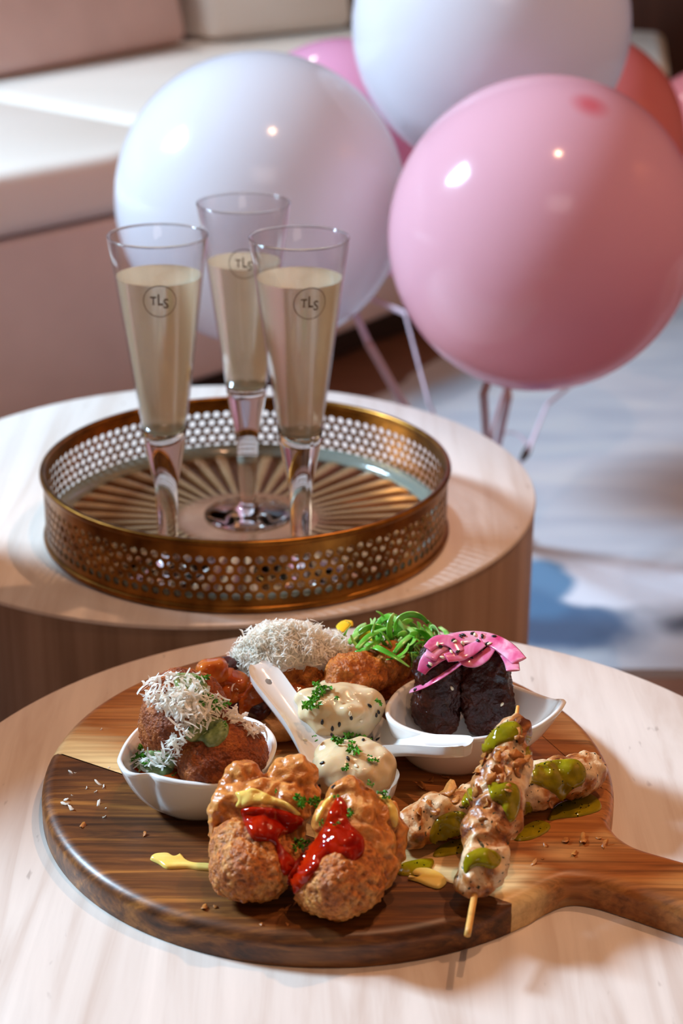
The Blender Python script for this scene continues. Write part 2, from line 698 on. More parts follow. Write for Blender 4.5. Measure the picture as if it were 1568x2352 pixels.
br = brass()
tray = empty('serving_tray', (TX, TY, ZT), 'round brass gallery tray with perforated wall holding three flutes', 'tray')
N, ROWS, RH = 116, 5, 0.0071
zb = ZT + 0.0095
vs, fs = [], []
dth = 2 * PI / N
for r_ in range(ROWS):
    for c_ in range(N):
        th0 = (c_ + 0.5 * (r_ % 2)) * dth
        zc_ = zb + RH * (r_ + 0.5)
        base = len(vs)
        for k8 in range(8):
            a = k8 * PI / 4
            sx = [1, 1, 0, -1, -1, -1, 0, 1][k8]
            sz = [0, 1, 1, 1, 0, -1, -1, -1][k8]
            for (du, dz) in ((sx * dth / 2, sz * RH / 2), (math.cos(a) * 0.00315 / TR, math.sin(a) * 0.0031)):
                vs.append((TX + TR * math.cos(th0 + du), TY + TR * math.sin(th0 + du), zc_ + dz))
        for k8 in range(8):
            j8 = (k8 + 1) % 8
            fs.append([base + 2 * k8, base + 2 * j8, base + 2 * j8 + 1, base + 2 * k8 + 1])
for za, zb2 in ((ZT + 0.0005, zb), (zb + ROWS * RH, ZT + TH - 0.002)):
    base = len(vs)
    for k in range(N * 2):
        a = k * dth / 2
        vs.append((TX + TR * math.cos(a), TY + TR * math.sin(a), za))
        vs.append((TX + TR * math.cos(a), TY + TR * math.sin(a), zb2))
    for k in range(N * 2):
        j = (k + 1) % (N * 2)
        fs.append([base + 2 * k, base + 2 * j, base + 2 * j + 1, base + 2 * k + 1])
wall = mesh('perforated_wall', vs, fs, br, tray, smooth=False)
sm = wall.modifiers.new('thick', 'SOLIDIFY')
sm.thickness = 0.0012
sm.offset = -1


def torus(R, r, c, n=128, k=10, sz=1.0):
    prof = [(R + r * math.cos(2 * PI * i / k), r * sz * math.sin(2 * PI * i / k)) for i in range(k)] 
    vs, fs = [], []
    for i in range(n):
        a = 2 * PI * i / n
        for (x, z) in prof:
            vs.append((c[0] + x * math.cos(a), c[1] + x * math.sin(a), c[2] + z))
    for i in range(n):
        for j in range(k):
            i2, j2 = (i + 1) % n, (j + 1) % k
            fs.append([i * k + j, i2 * k + j, i2 * k + j2, i * k + j2])
    return vs, fs


v, f = torus(TR, 0.0026, (TX, TY, ZT + TH))
mesh('rim', v, f, br, tray)
v, f = torus(TR, 0.0022, (TX, TY, ZT + 0.0030), sz=1.2)
mesh('base_ring', v, f, br, tray)


RAYS = 44


def sunburst_mat():
    k = NT('pressed_sunburst_plate')
    co = k.co()
    f = k.noise(co, 30, 3)
    sp = k.n('ShaderNodeSeparateXYZ')
    k.l(co, sp.inputs[0])
    ang = k.math('ARCTAN2', sp.outputs[1], sp.outputs[0])
    wv = k.math('ADD', k.math('MULTIPLY', k.math('COSINE', k.math('MULTIPLY', ang, float(RAYS))), 0.5), 0.5)
    ln = k.n('ShaderNodeVectorMath', operation='LENGTH')
    cz = k.n('ShaderNodeCombineXYZ')
    k.l(sp.outputs[0], cz.inputs[0]); k.l(sp.outputs[1], cz.inputs[1])
    k.l(cz.outputs[0], ln.inputs[0])
    out_ = k.math('GREATER_THAN', ln.outputs[1], 0.056)
    c = k.ramp(wv, [(0.25, (208, 170, 124)), (0.75, (108, 62, 28))])
    c = k.mix(out_, k.ramp(f, [(0.3, (176, 122, 88)), (0.7, (206, 158, 120))]), c)
    k.set(color=c, metal=0.78, rough=0.25)
    return k.m


vs, fs = [], []
SEG = RAYS * 8
radii = [0.0, 0.02, 0.045, 0.055, 0.062, 0.075, 0.09, 0.105, 0.12, 0.135, 0.143, 0.146]
ZF = ZT + 0.008
vs.append((TX, TY, ZF))
for r_ in radii[1:]:
    amp = 0.0 if r_ <= 0.055 else min(1.0, (r_ - 0.055) / 0.03) * (0.0022 + 0.012 * (r_ - 0.055)) * (0.0 if r_ > 0.1455 else 1.0)
    for s in range(SEG):
        a = 2 * PI * s / SEG
        w_ = abs(math.sin(a * RAYS / 2)) ** 0.8
        vs.append((TX + r_ * math.cos(a), TY + r_ * math.sin(a), ZF - 0.0015 * (r_ > 0.055) + amp * (w_ - 0.3)))
for s in range(SEG):
    fs.append([0, 1 + s, 1 + (s + 1) % SEG])
for i in range(len(radii) - 2):
    for s in range(SEG):
        s2 = (s + 1) % SEG
        fs.append([1 + i * SEG + s, 1 + (i + 1) * SEG + s, 1 + (i + 1) * SEG + s2, 1 + i * SEG + s2])
mesh('sunburst_plate', vs, fs, sunburst_mat(), tray)
gm = NT('green_tinted_glass')
gm.set(color=(196, 206, 196), rough=0.12, trans=0.75, ior=1.5)
v, f = lathe([(0.146, ZT + 0.004), (0.156, ZT + 0.004), (0.1562, ZT + 0.013), (0.1545, ZT + 0.0145), (0.146, ZT + 0.0085), (0.146, ZT + 0.004)], 128, (TX, TY, 0))
mesh('glass_edge', v, f, gm.m, tray)

# ------------------------------------------------------------------ champagne flutes
clear = glass_mat('clear_acrylic', (252, 250, 252), 0.0, 1.46)
thin = NT('thin_acrylic_wall')
_fc = thin.n('ShaderNodeLayerWeight')
_fc.inputs[0].default_value = 0.5
_pw = thin.math('ADD', thin.math('MULTIPLY', thin.math('POWER', _fc.outputs[1], 3.0), 0.7), 0.04)
_tr = thin.n('ShaderNodeBsdfTransparent')
_tr.inputs[0].default_value = (0.97, 0.96, 0.97, 1)
_gl = thin.n('ShaderNodeBsdfGlossy')
_gl.inputs['Roughness'].default_value = 0.02
_mx = thin.n('ShaderNodeMixShader')
thin.l(_pw, _mx.inputs[0])
thin.l(_tr.outputs[0], _mx.inputs[1])
thin.l(_gl.outputs[0], _mx.inputs[2])
thin.l(_mx.outputs[0], thin.out.inputs[0])
thin_m = thin.m
wine = NT('sparkling_wine')
wine.set(color=(255, 243, 212), rough=0.2, trans=0.62, ior=1.33)
inkm = simple('printed_logo_ink', (88, 62, 36), 0.5, 0.03)
FH = 0.25


def glyph(ch, size):
    cu = bpy.data.curves.new('glyph', 'FONT')
    cu.body = ch
    cu.size = size
    cu.resolution_u = 3
    cu.offset = 0.00012
    ob = bpy.data.objects.new('glyph', cu)
    COL.objects.link(ob)
    dg = bpy.context.evaluated_depsgraph_get()
    me = bpy.data.meshes.new_from_object(ob.evaluated_get(dg))
    v = np.array([list(q.co) for q in me.vertices])
    f = [list(p.vertices) for p in me.polygons]
    bpy.data.objects.remove(ob)
    bpy.data.curves.remove(cu)
    bpy.data.meshes.remove(me)
    return v, f


def outer_r(z):   # z above foot
    return float(np.interp(z, [0.0, 0.0035, 0.006, 0.012, 0.030, 0.064, 0.10, FH], [0.0, 0.0065, 0.0060, 0.0062, 0.0075, 0.0085, 0.0150, 0.0350]))


def flute(px, py, label, fill, azi):
    q = P(px, py, ZF + FH)
    c = (q[0], q[1], ZF)
    t = empty('champagne_flute', c, label, 'glass', 'champagne flutes on the brass tray')
    z0 = ZF + 0.0004
    prof = [(0, z0), (0.034, z0), (0.0352, z0 + 0.0008), (0.034, z0 + 0.0018), (0.018, z0 + 0.0034), (0.0085, z0 + 0.0062)]
    wt = 0.0012
    BZ = 0.1035
    ZS = 0.112
    prof += [(outer_r(z), ZF + z) for z in (0.012, 0.02, 0.03, 0.045, 0.064, 0.075, 0.085, 0.10, ZS)]
    prof += [(outer_r(ZS) - wt, ZF + ZS), (0.0115, ZF + 0.1060), (0.006, ZF + BZ + 0.0006), (0, ZF + BZ)]
    v, f = lathe(prof, 64, (c[0], c[1], 0))
    mesh('stem_and_foot', v, f, clear, t)
    zz = [ZS + 0.0002, 0.13, 0.16, 0.19, 0.22, FH]
    prof = [(outer_r(z), ZF + z) for z in zz] + [(0.0350 - wt * 0.5, ZF + FH + 0.0006)] + [(outer_r(z) - wt, ZF + z) for z in zz[::-1]]
    prof += [prof[0]]
    v, f = lathe(prof, 64, (c[0], c[1], 0))
    mesh('bowl', v, f, thin_m, t)
    v, f = torus(0.0346, 0.0008, (c[0], c[1], ZF + FH + 0.0012), 72, 8)
    mesh('lip', v, f, clear, t)
    # wine, a hair inside the wall
    e = 0.00025
    lv = FH - fill
    wp = [(0, ZF + BZ + e), (0.006, ZF + BZ + 0.0006 + e), (0.0115 - e, ZF + 0.1060 + e)] + [(outer_r(z) - wt - e, ZF + z) for z in (0.110, 0.118, 0.14, 0.18, lv - 0.001)] + [(outer_r(lv) - wt - e, ZF + lv), (0, ZF + lv)]
    v, f = lathe(wp, 64, (c[0], c[1], 0))
    sharp(mesh('wine', v, f, wine.m, t), 50)
    # printed monogram in a ring
    zl = FH - 0.0375
    parts = []
    R0, R1 = 0.0111, 0.01165
    vv, ff = [], []
    for k in range(56):
        a = 2 * PI * k / 56
        vv += [(R0 * math.cos(a), R0 * math.sin(a), 0), (R1 * math.cos(a), R1 * math.sin(a), 0)]
    for k in range(56):
        j = (k + 1) % 56
        ff.append([2 * k, 2 * k + 1, 2 * j + 1, 2 * j])
    parts.append((np.array(vv), ff))
    for ch, size, dx, dy, sx in (('T', 0.0085, -0.0066, -0.0025, 0.85), ('L', 0.0118, -0.0018, -0.0028, 0.72), ('S', 0.0100, 0.0022, -0.0052, 0.85)):
        gv, gf = glyph(ch, size)
        gv = gv * np.array([sx, 1, 1]) + np.array([dx, dy, 0])
        parts.append((gv, gf))
        if ch in 'TL':   # small serifs
            w_ = 0.0022 if ch == 'T' else 0.0
            if w_:
                xm = gv[:, 0].mean()
                parts.append((np.array([(xm - w_ / 2, dy, 0), (xm + w_ / 2, dy, 0), (xm + w_ / 2, dy + 0.0004, 0), (xm - w_ / 2, dy + 0.0004, 0)]), [[0, 1, 2, 3]]))
    lv_, lf = join(parts)
    out = []
    for x, y, _ in lv_:
        z = zl + y
        rr = outer_r(z) + 0.00015
        a = -PI / 2 + azi + x / rr
        out.append((c[0] + rr * math.cos(a), c[1] + rr * math.sin(a), ZF + z))
    lo = mesh('printed_monogram', out, lf, inkm, t, smooth=False)
    lo['label'] = 'brown ringed TLS monogram'
    return t


flute(362, 545, 'left champagne flute with ringed TLS print in the brass tray', 0.027, 0.10)
flute(559, 470, 'rear middle champagne flute with lower wine level in the brass tray', 0.043, 0.05)
flute(687, 550, 'right champagne flute with ringed TLS print in the brass tray', 0.027, 0.27)

# ------------------------------------------------------------------ balloons
def latex(name, col, spot):
    k = NT(name)
    co = k.co()
    sp = k.n('ShaderNodeSeparateXYZ')
    k.l(co, sp.inputs[0])
    # thicker, stronger coloured latex at the crown
    x = k.n('ShaderNodeTexCoord')
    ln = k.n('ShaderNodeVectorMath', operation='LENGTH')
    sub = k.n('ShaderNodeVectorMath', operation='SUBTRACT')
    k.l(co, sub.inputs[0])
    sub.inputs[1].default_value = (0, 0, 0.155)
    k.l(sub.outputs[0], ln.inputs[0])
    mr = k.n('ShaderNodeMapRange')
    mr.inputs[1].default_value, mr.inputs[2].default_value = 0.006, 0.022
    mr.inputs[3].default_value, mr.inputs[4].default_value = 1, 0
    k.l(ln.outputs[1], mr.inputs[0])
    c = k.mix(mr.outputs[0], col, spot)
    k.set(color=c, rough=0.13, spec=0.5)
    # thin stretched latex lets part of the light through, so the balloon glows from inside
    tl = k.n('ShaderNodeBsdfTranslucent')
    k.l(c, tl.inputs[0])
    ms = k.n('ShaderNodeMixShader')
    ms.inputs[0].default_value = 0.33
    k.l(k.b.outputs[0], ms.inputs[1])
    k.l(tl.outputs[0], ms.inputs[2])
    k.l(ms.outputs[0], k.out.inputs[0])
    return k.m


white_l = latex('white_latex', (238, 234, 240), (238, 228, 236))
pink_l = latex('pink_latex', (246, 190, 204), (240, 128, 140))
lpink_l = latex('light_pink_latex', (244, 176, 208), (240, 150, 190))
coral_l = latex('coral_latex', (236, 142, 144), (226, 100, 105))
ribbon_m = simple('pale_curling_ribbon', (230, 200, 212), 0.4, 0.05)
KN = (0.19, 2.235, 0.02)


def balloon(label, px, py, dep, R, axis, mat, stretch, via, rmat=None, group='party balloons'):
    """axis = direction from the knot to the crown; ribbon runs down to the weight"""
    c = PD(px, py, dep)
    ax = Vector(axis).normalized()
    t = empty('balloon', c, label, 'balloon', group)
    prof = []
    for i in range(41):
        a = PI * i / 40
        z = math.cos(a)
        r = math.sin(a)
        if z < 0: r *= (1 - 0.06 * z * z)
        zz = z * stretch if z < 0 else z * (1 + 0.5 * (stretch - 1))
        prof.append((max(0, r) * R, zz * R))
    low = prof[-1][1]
    v, f = lathe(prof[::-1], 72)
    me = mesh('latex_body', v, f, mat, None, origin=(0, 0, 0))
    me.parent = t
    q = Vector((0, 0, 1)).rotation_difference(ax)
    me.rotation_mode = 'QUATERNION'
    me.rotation_quaternion = q
    v, f = lathe([(0, low + 0.004), (0.010, low + 0.003), (0.006, low - 0.006), (0.0045, low - 0.010), (0.0085, low - 0.018), (0.009, low - 0.020), (0.0, low - 0.016)], 24)
    kn = mesh('knot', v, f, mat, None, origin=(0, 0, 0))
    kn.parent = t
    kn.rotation_mode = 'QUATERNION'
    kn.rotation_quaternion = q
    # ribbon: from knot through a measured point to the weight
    k0 = np.array(c) + np.array(ax) * (low - 0.012)
    pts = [k0] + [np.array(PD(*p)) for p in via] + [np.array(KN) + np.array([random.uniform(-.008, .008), random.uniform(-.008, .008), 0.035])]
    v, f = tube(np.array([[np.interp(t, np.linspace(0, 1, len(pts)), [p[j] for p in pts]) for j in range(3)] for t in np.linspace(0, 1, 40)]), 0.0046, 8, None, flat=0.4, up=(0, 1, 0.2), twist=0.3)
    mesh('ribbon', v, f, rmat or ribbon_m, t)
    return t


balloon('large white balloon on the left, behind the flutes', 600, 462, 1.87, 0.1500, (-0.45, -0.25, 0.6), white_l, 1.03, [(845, 787, 1.93), (918, 915, 2.05)])
balloon('large pink balloon at the right, nearest of the bunch', 1244, 540, 1.73, 0.1470, (0.205, -0.413, 0.889), pink_l, 1.06, [(1110, 905, 1.90), (1116, 995, 2.0)])
balloon('large white balloon cut off by the top edge of the picture', 1127, 62, 1.95, 0.1500, (0.0, 0.1, 1.0), white_l, 1.04, [(1167, 915, 2.10), (1146, 1010, 2.16)])
balloon('light pink balloon mostly hidden between the two white balloons', 792, 372, 2.3, 0.1500, (-0.1, 0.1, 1.0), lpink_l, 1.04, [(930, 720, 2.25), (984, 925, 2.22)])
balloon('coral balloon peeping out right of the upper white balloon', 1318, 335, 2.42, 0.1480, (0.05, 0.2, 1.0), coral_l, 1.04, [(1152, 915, 2.3), (1128, 1000, 2.26)])
balloon('coral pink balloon cut off by the right edge behind the pink one', 1655, 385, 2.85, 0.1560, (0.1, 0.2, 1.0), coral_l, 1.04, [(1255, 930, 2.3), (1208, 1045, 2.26)])
wt = empty('balloon_weight', (KN[0], KN[1], 0.012), 'small dark balloon weight holding the ribbons behind the far drum table', 'weight')
v, f = lathe([(0, 0.0122), (0.045, 0.0122), (0.047, 0.018), (0.04, 0.04), (0.012, 0.048), (0.008, 0.058), (0, 0.058)], 32, (KN[0], KN[1], 0))
mesh('weight_body', v, f, darkkick, wt)
v, f = tube([PD(1218, 1022, 2.27), PD(1208, 1040, 2.26), PD(1196, 1058, 2.25)], [0.003, 0.0055, 0.0055, 0.003], 8, 12, flat=0.5, up=(0, 1, 0))
o = mesh('ribbon_clip', v, f, darkkick, wt)
v, f = tube([PD(1214, 1028, 2.27), PD(1195, 1003, 2.28), PD(1168, 992, 2.29), PD(1150, 1000, 2.28)], 0.0022, 6, 24, flat=0.3)
mesh('ribbon_tail', v, f, ribbon_m, wt)

# ------------------------------------------------------------------ serving board
BX, BY, BR = -0.0071, 0.9215, 0.1660
TB = 0.018
ZB = ZT + TB + 0.0006
GA = -math.radians(30.5)
ga = np.array([math.cos(GA), math.sin(GA)])
gn = np.array([-math.sin(GA), math.cos(GA)])


def board_outline():
    pts = []
    a0 = math.asin(0.034 / BR)      # upper neck
    a1 = math.asin(0.061 / BR)      # lower neck
    n = 120
    for i in range(n + 1):
        a = a0 + (2 * PI - a0 - a1) * i / n
        pts.append((BR * math.cos(a), BR * math.sin(a)))
    low = catmull([(0.1555, -0.060), (0.1605, -0.043), (0.1675, -0.0305), (0.180, -0.0255), (0.200, -0.0250), (0.24, -0.0262), (0.285, -0.0275)], 30)
    pts += [tuple(q) for q in low[1:]]
    endc = [(0.285 + 0.0245 * math.sin(t), -0.003 - 0.0245 * math.cos(t)) for t in np.linspace(0.15, PI - 0.15, 14)]
    pts += endc
    up = catmull([(0.285, 0.0215), (0.24, 0.0195), (0.205, 0.0180), (0.186, 0.0180), (0.1745, 0.0225), (0.1670, 0.0290)], 24)
    pts += [tuple(q) for q in up]
    return pts


def clip_poly(poly, n_, d, keep_less):
    out = []
    m_ = len(poly)
    for i in range(m_):
        a, b = poly[i], poly[(i + 1) % m_]
        da, db = a[1] - d, b[1] - d
        if keep_less: da, db = -da, -db
        if da >= 0: out.append(a)
        if (da > 0 and db < 0) or (da < 0 and db > 0):
            t = da / (da - db)
            out.append((a[0] + (b[0] - a[0]) * t, a[1] + (b[1] - a[1]) * t))
    return out


OUTL = board_outline()
wood_dark = wood('dark_acacia', -GA, (46, 25, 13), (108, 62, 27), (168, 108, 48), 1.0)
wood_mid = wood('light_acacia', -GA, (140, 88, 48), (186, 126, 74), (210, 152, 96), 1.0, sap=None)
wood_back = wood('brown_acacia', -GA, (118, 72, 38), (158, 100, 54), (184, 126, 74), 1.0)


def sap_wood():
    return wood('sapwood_acacia', -GA, (132, 76, 36), (178, 110, 54), (206, 142, 78), 1.0, sap=(-0.060, -0.030, (236, 204, 146)))


board = empty('serving_board', (BX, BY, ZT), 'round acacia paddle board with handle on the front travertine table', 'board')
GAP = 0.0002
J1, J2 = -0.068, 0.062


def plank(poly, mat, label=None):
    bm = bmesh.new()
    vs = []
    for u, v_ in poly:
        q = u * ga + v_ * gn
        vs.append(bm.verts.new((BX + q[0], BY + q[1], ZT + 0.0004)))
    f = bm.faces.new(vs)
    r = bmesh.ops.extrude_face_region(bm, geom=[f])
    tv = [e for e in r['geom'] if isinstance(e, bmesh.types.BMVert)]
    bmesh.ops.translate(bm, vec=(0, 0, TB + 0.0002), verts=tv)
    tvs = set(tv)
    rim, jt = [], []
    for e in bm.edges:
        if e.verts[0] in tvs and e.verts[1] in tvs:
            on = []
            for w_ in e.verts:
                q = np.array([w_.co.x - BX, w_.co.y - BY])
                vv = float(q @ gn)
                on.append(abs(vv - J1) < 0.0008 or abs(vv - J2) < 0.0008)
            (jt if all(on) else rim).append(e)
    bmesh.ops.bevel(bm, geom=rim, offset=0.0075, segments=4, profile=0.5, affect='EDGES')
    o = from_bm('plank', bm, mat, board)
    sharp(o, 40)
    if label: o['label'] = label
    return o


plank(clip_poly(OUTL, None, J1 - GAP, True), wood_dark, 'dark walnut brown strip')
plank(clip_poly(clip_poly(OUTL, None, J1 + GAP, False), None, J2 - GAP, True), sap_wood(), 'honey coloured strip with pale sapwood edge and handle')
plank(clip_poly(OUTL, None, J2 + GAP, False), wood_back, 'mid brown strip')

# ------------------------------------------------------------------ unseen low chair, added left of the tables to shade them from the window
chair = empty('shade_casting_chair', (-0.62, 1.11, 0), 'unseen low chair added left of the tables to shade them, its back to them', 'chair')
oak = simple('chair_oak', (120, 84, 58), 0.5)
cloth = simple('chair_cloth', (170, 140, 126), 0.8, 0.05, 80)
prof = closed_curve([(.865, .40), (.88, .52), (.945, .595), (1.04, .67), (1.14, .735), (1.21, .758), (1.272, .72), (1.305, .61), (1.328, .50), (1.335, .40), (1.11, .385)], 66)
bm = bmesh.new()
fa = [bm.verts.new((-0.40 - 0.10 * (q[1] - .40), q[0], q[1])) for q in prof]
fb = [bm.verts.new((-0.445 - 0.10 * (q[1] - .40), q[0], q[1])) for q in prof]
bm.faces.new(fa); bm.faces.new(fb[::-1])
for i in range(66):
    j = (i + 1) % 66
    bm.faces.new([fa[i], fb[i], fb[j], fa[j]])
sharp(from_bm('backrest', bm, cloth, chair), 40)
bm = bmesh.new()
box_bm(bm, (-0.65, 1.11, 0.355), (0.46, 0.46, 0.08), 0, 0.02, 3)
from_bm('seat', bm, cloth, chair)
for sx in (-0.84, -0.46):
    for sy in (0.92, 1.30):
        v, f = tube([(sx, sy, 0.0), (sx, sy, 0.316)], [0.012, 0.018], 12)
        mesh('leg', v, f, oak, chair)

# ================================================================== FOOD
def rot_to(axis):
    return np.array(Vector((0, 0, 1)).rotation_difference(Vector(axis)).to_matrix())


def mesh_np(me):
    v = np.empty(len(me.vertices) * 3)
    me.vertices.foreach_get('co', v)
    return v.reshape(-1, 3), [list(p.vertices) for p in me.polygons]


_ico = {}


def ico(sub):
    if sub not in _ico:
        bm = bmesh.new()
        bmesh.ops.create_icosphere(bm, subdivisions=sub, radius=1)
        for i, x in enumerate(bm.verts): x.index = i
        _ico[sub] = (np.array([list(x.co) for x in bm.verts]), [[x.index for x in f.verts] for f in bm.faces])
        bm.free()
    return _ico[sub]


def ell(c, r, axis=(0, 0, 1)):
    v, f = ico(3)
    r = (r, r, r) if not hasattr(r, '__len__') else r
    return (v * np.array(r)) @ rot_to(axis).T + np.array(c), f


def rbox(c, h, axis=(0, 0, 1), turn=0.0, round_=0.5):
    """rounded box (superellipsoid)"""
    v, f = ico(4)
    p = 3.2
    n = (np.abs(v) ** p).sum(1) ** (1 / p)
    w = v / n[:, None] * np.array(h)
    ct, st = math.cos(turn), math.sin(turn)
    R = np.array([[ct, -st, 0], [st, ct, 0], [0, 0, 1]])
    return (w @ R.T) @ rot_to(axis).T + np.array(c), f


def fuse(parts, voxel, smooth=2):
    """union of overlapping solids into one skin"""
    v, f = join(parts)
    me = bpy.data.meshes.new('tmp')
    me.from_pydata(v.tolist(), [], f)
    ob = bpy.data.objects.new('tmp', me)
    COL.objects.link(ob)
    md = ob.modifiers.new('r', 'REMESH')
    md.mode = 'VOXEL'
    md.voxel_size = voxel
    if smooth:
        s = ob.modifiers.new('s', 'SMOOTH')
        s.iterations = smooth
        s.factor = 0.5
    dg = bpy.context.evaluated_depsgraph_get()
    me2 = bpy.data.meshes.new_from_object(ob.evaluated_get(dg))
    vv, ff = mesh_np(me2)
    bpy.data.objects.remove(ob)
    bpy.data.meshes.remove(me)
    bpy.data.meshes.remove(me2)
    return vv, ff


def normals(v, f):
    me = bpy.data.meshes.new('tmp')
    me.from_pydata(v.tolist(), [], f)
    me.update()
    n = np.empty(len(v) * 3)
    me.vertices.foreach_get('normal', n)
    bpy.data.meshes.remove(me)
    return n.reshape(-1, 3)


def displace(v, f, layers, seed=0.0):
    """layers: (kind, frequency per metre, amplitude in m)"""
    n = normals(v, f)
    d = np.zeros(len(v))
    off = Vector((seed * 3.1, seed * 7.7, seed * 1.3))
    for kind, fr, amp in layers:
        for i in range(len(v)):
            p = Vector(v[i]) * fr + off
            if kind == 'n':
                d[i] += amp * noise.noise(p)
            elif kind == 'r':      # ridged creases
                d[i] += amp * (0.45 - 1.8 * abs(noise.noise(p)))
            elif kind == 'v':      # crumbs
                d[i] += amp * (0.5 - noise.voronoi(p)[0][0])
    return v + n * d[:, None]


def rest(v, z):
    v = v.copy()
    lo = v[:, 2] < z
    v[lo, 2] = z
    return v


def pip(px, py, poly):
    c = False
    n = len(poly)
    j = n - 1
    for i in range(n):
        xi, yi = poly[i]
        xj, yj = poly[j]
        if (yi > py) != (yj > py) and px < (xj - xi) * (py - yi) / (yj - yi) + xi:
            c = not c
        j = i
    return c


def near_edge(p, poly):
    best, bq = 1e9, None
    a = np.array(poly)
    b = np.roll(a, -1, axis=0)
    d = b - a
    t = np.clip(((p - a) * d).sum(1) / ((d * d).sum(1) + 1e-9), 0, 1)
    q = a + d * t[:, None]
    dist = np.hypot(*(q - p).T)
    k = int(dist.argmin())
    return dist[k], q[k]


def hit(tree, px, py):
    d = Vector(ray(px, py)).normalized()
    loc, nrm, idx, dist = tree.ray_cast(Vector(CC), d)
    if loc is None: return None
    if nrm.dot(d) > 0: nrm = -nrm
    return np.array(loc), np.array(nrm)


def round_poly(poly, n=None):
    n = n or len(poly) * 7
    q = closed_curve([(a, b, 0) for a, b in poly], n)
    return [(float(a), float(b)) for a, b, _ in q]


def drape(name, poly, tree, th, mat, parent=None, step=4.0, soft=14.0, bumpy=0.0, seed=0, jump=0.006):
    """a skin of sauce with real thickness lying on whatever surface is there; outline measured on the photo"""
    poly = round_poly(poly)
    a = np.array(poly)
    X0, Y0 = a.min(0) - step
    X1, Y1 = a.max(0) + step
    nx, ny = int((X1 - X0) / step) + 2, int((Y1 - Y0) / step) + 2
    inside = np.zeros((nx, ny), bool)
    for i in range(nx):
        for j in range(ny):
            inside[i, j] = pip(X0 + i * step, Y0 + j * step, poly)
    idx = -np.ones((nx, ny), int)
    vs, cells = [], []
    dep = []
    bad = set()

    def vert(i, j):
        if idx[i, j] >= 0: return idx[i, j]
        p = np.array([X0 + i * step, Y0 + j * step])
        d, q = near_edge(p, a)
        if not inside[i, j]:
            p, d = q, 0.0
        h = hit(tree, p[0], p[1])
        k = len(vs)
        if h is None:
            bad.add(k)
            vs.append(np.zeros(3)); dep.append(0)
        else:
            u = min(1.0, d / soft)
            t = th * math.sqrt(max(0.0, 1 - (1 - u) ** 2))
            if bumpy: t *= 1 + bumpy * noise.noise(Vector((p[0] * 0.035, p[1] * 0.035, seed + 0.5)))
            off = t if d > 0.5 else -0.0004
            n = h[1] * 0.75 + np.array([0, -0.15, 0.35])
            n = n / np.linalg.norm(n)
            vs.append(h[0] + n * off)
            dep.append(float((h[0] - CC) @ CF))
        idx[i, j] = k
        return k
    for i in range(nx - 1):
        for j in range(ny - 1):
            if inside[i, j] or inside[i + 1, j] or inside[i, j + 1] or inside[i + 1, j + 1]:
                c = [vert(i, j), vert(i, j + 1), vert(i + 1, j + 1), vert(i + 1, j)]
                if any(x in bad for x in c): continue
                dd = [dep[x] for x in c]
                if max(dd) - min(dd) > jump: continue
                cells.append(c)
    if not cells: return None
    par = {}
    def find(x):
        while par.setdefault(x, x) != x: x = par[x]
        return x
    for c in cells:
        for x in c[1:]: par[find(x)] = find(c[0])
    cnt = {}
    for c in cells: cnt[find(c[0])] = cnt.get(find(c[0]), 0) + 1
    big = max(cnt, key=cnt.get)
    cells = [c for c in cells if find(c[0]) == big]
    used = sorted({x for c in cells for x in c})
    remap = {x: i for i, x in enumerate(used)}
    v = np.array([vs[x] for x in used])
    f = [[remap[x] for x in c] for c in cells]
    # light smoothing of the skin
    nb = [set() for _ in used]
    for c in f:
        for k in range(4):
            nb[c[k]].add(c[(k + 1) % 4]); nb[c[k]].add(c[k - 1])
    for _ in range(2):
        v2 = v.copy()
        for i, s in enumerate(nb):
            if len(s) == 4: v2[i] = 0.5 * v[i] + 0.5 * np.mean(v[list(s)], axis=0)
        v = v2
    return mesh(name, v, f, mat, parent)


def puddle(name, poly, z, th, mat, label, cat, step=0.0011, group=None):
    """a drop of sauce lying on the board: domed top, rounded edge, flat underside"""
    q = [P(a, b, z) for a, b in round_poly(poly)]
    a = np.array([(w[0], w[1]) for w in q])
    n = len(a)
    c = a.mean(0)
    vs, fs = [], []
    rings = [(0.0, 0.0), (0.004, 0.45), (0.012, 0.75), (0.03, 0.93), (0.06, 1.0)]
    poly_l = [tuple(x) for x in a]
    # inward offset by distance using the normal of the outline
    e = np.roll(a, -1, 0) - np.roll(a, 1, 0)
    nn = np.stack([-e[:, 1], e[:, 0]], 1)
    nn /= np.linalg.norm(nn, axis=1)[:, None] + 1e-12
    area = 0.5 * np.sum(a[:, 0] * np.roll(a[:, 1], -1) - np.roll(a[:, 0], -1) * a[:, 1])
    if area < 0: nn = -nn
    for k, (d, h) in enumerate(((0.0, 0.0), (0.0003, 0.5), (0.0008, 0.8), (0.0016, 1.0))):
        for i in range(n):
            p = a[i] + nn[i] * d
            vs.append((p[0], p[1], z + th * h + 0.0002))
        if k:
            for i in range(n):
                j = (i + 1) % n
                fs.append([(k - 1) * n + i, (k - 1) * n + j, k * n + j, k * n + i])
    from mathutils.geometry import tessellate_polygon
    last = [Vector(vs[3 * n + i]) for i in range(n)]
    for t in tessellate_polygon([last]):
        fs.append([3 * n + x for x in t])
    for t in tessellate_polygon([[Vector(vs[i]) for i in range(n)]]):
        fs.append(list(t)[::-1])
    v = np.array(vs)
    bm = bmesh.new()
    bv = [bm.verts.new(x) for x in v]
    for f in fs:
        try: bm.faces.new([bv[i] for i in f])
        except ValueError: pass
    o = from_bm(name, bm, mat, None, smooth=True)
    sharp(o, 60)
    return tag(o, label, cat, group)


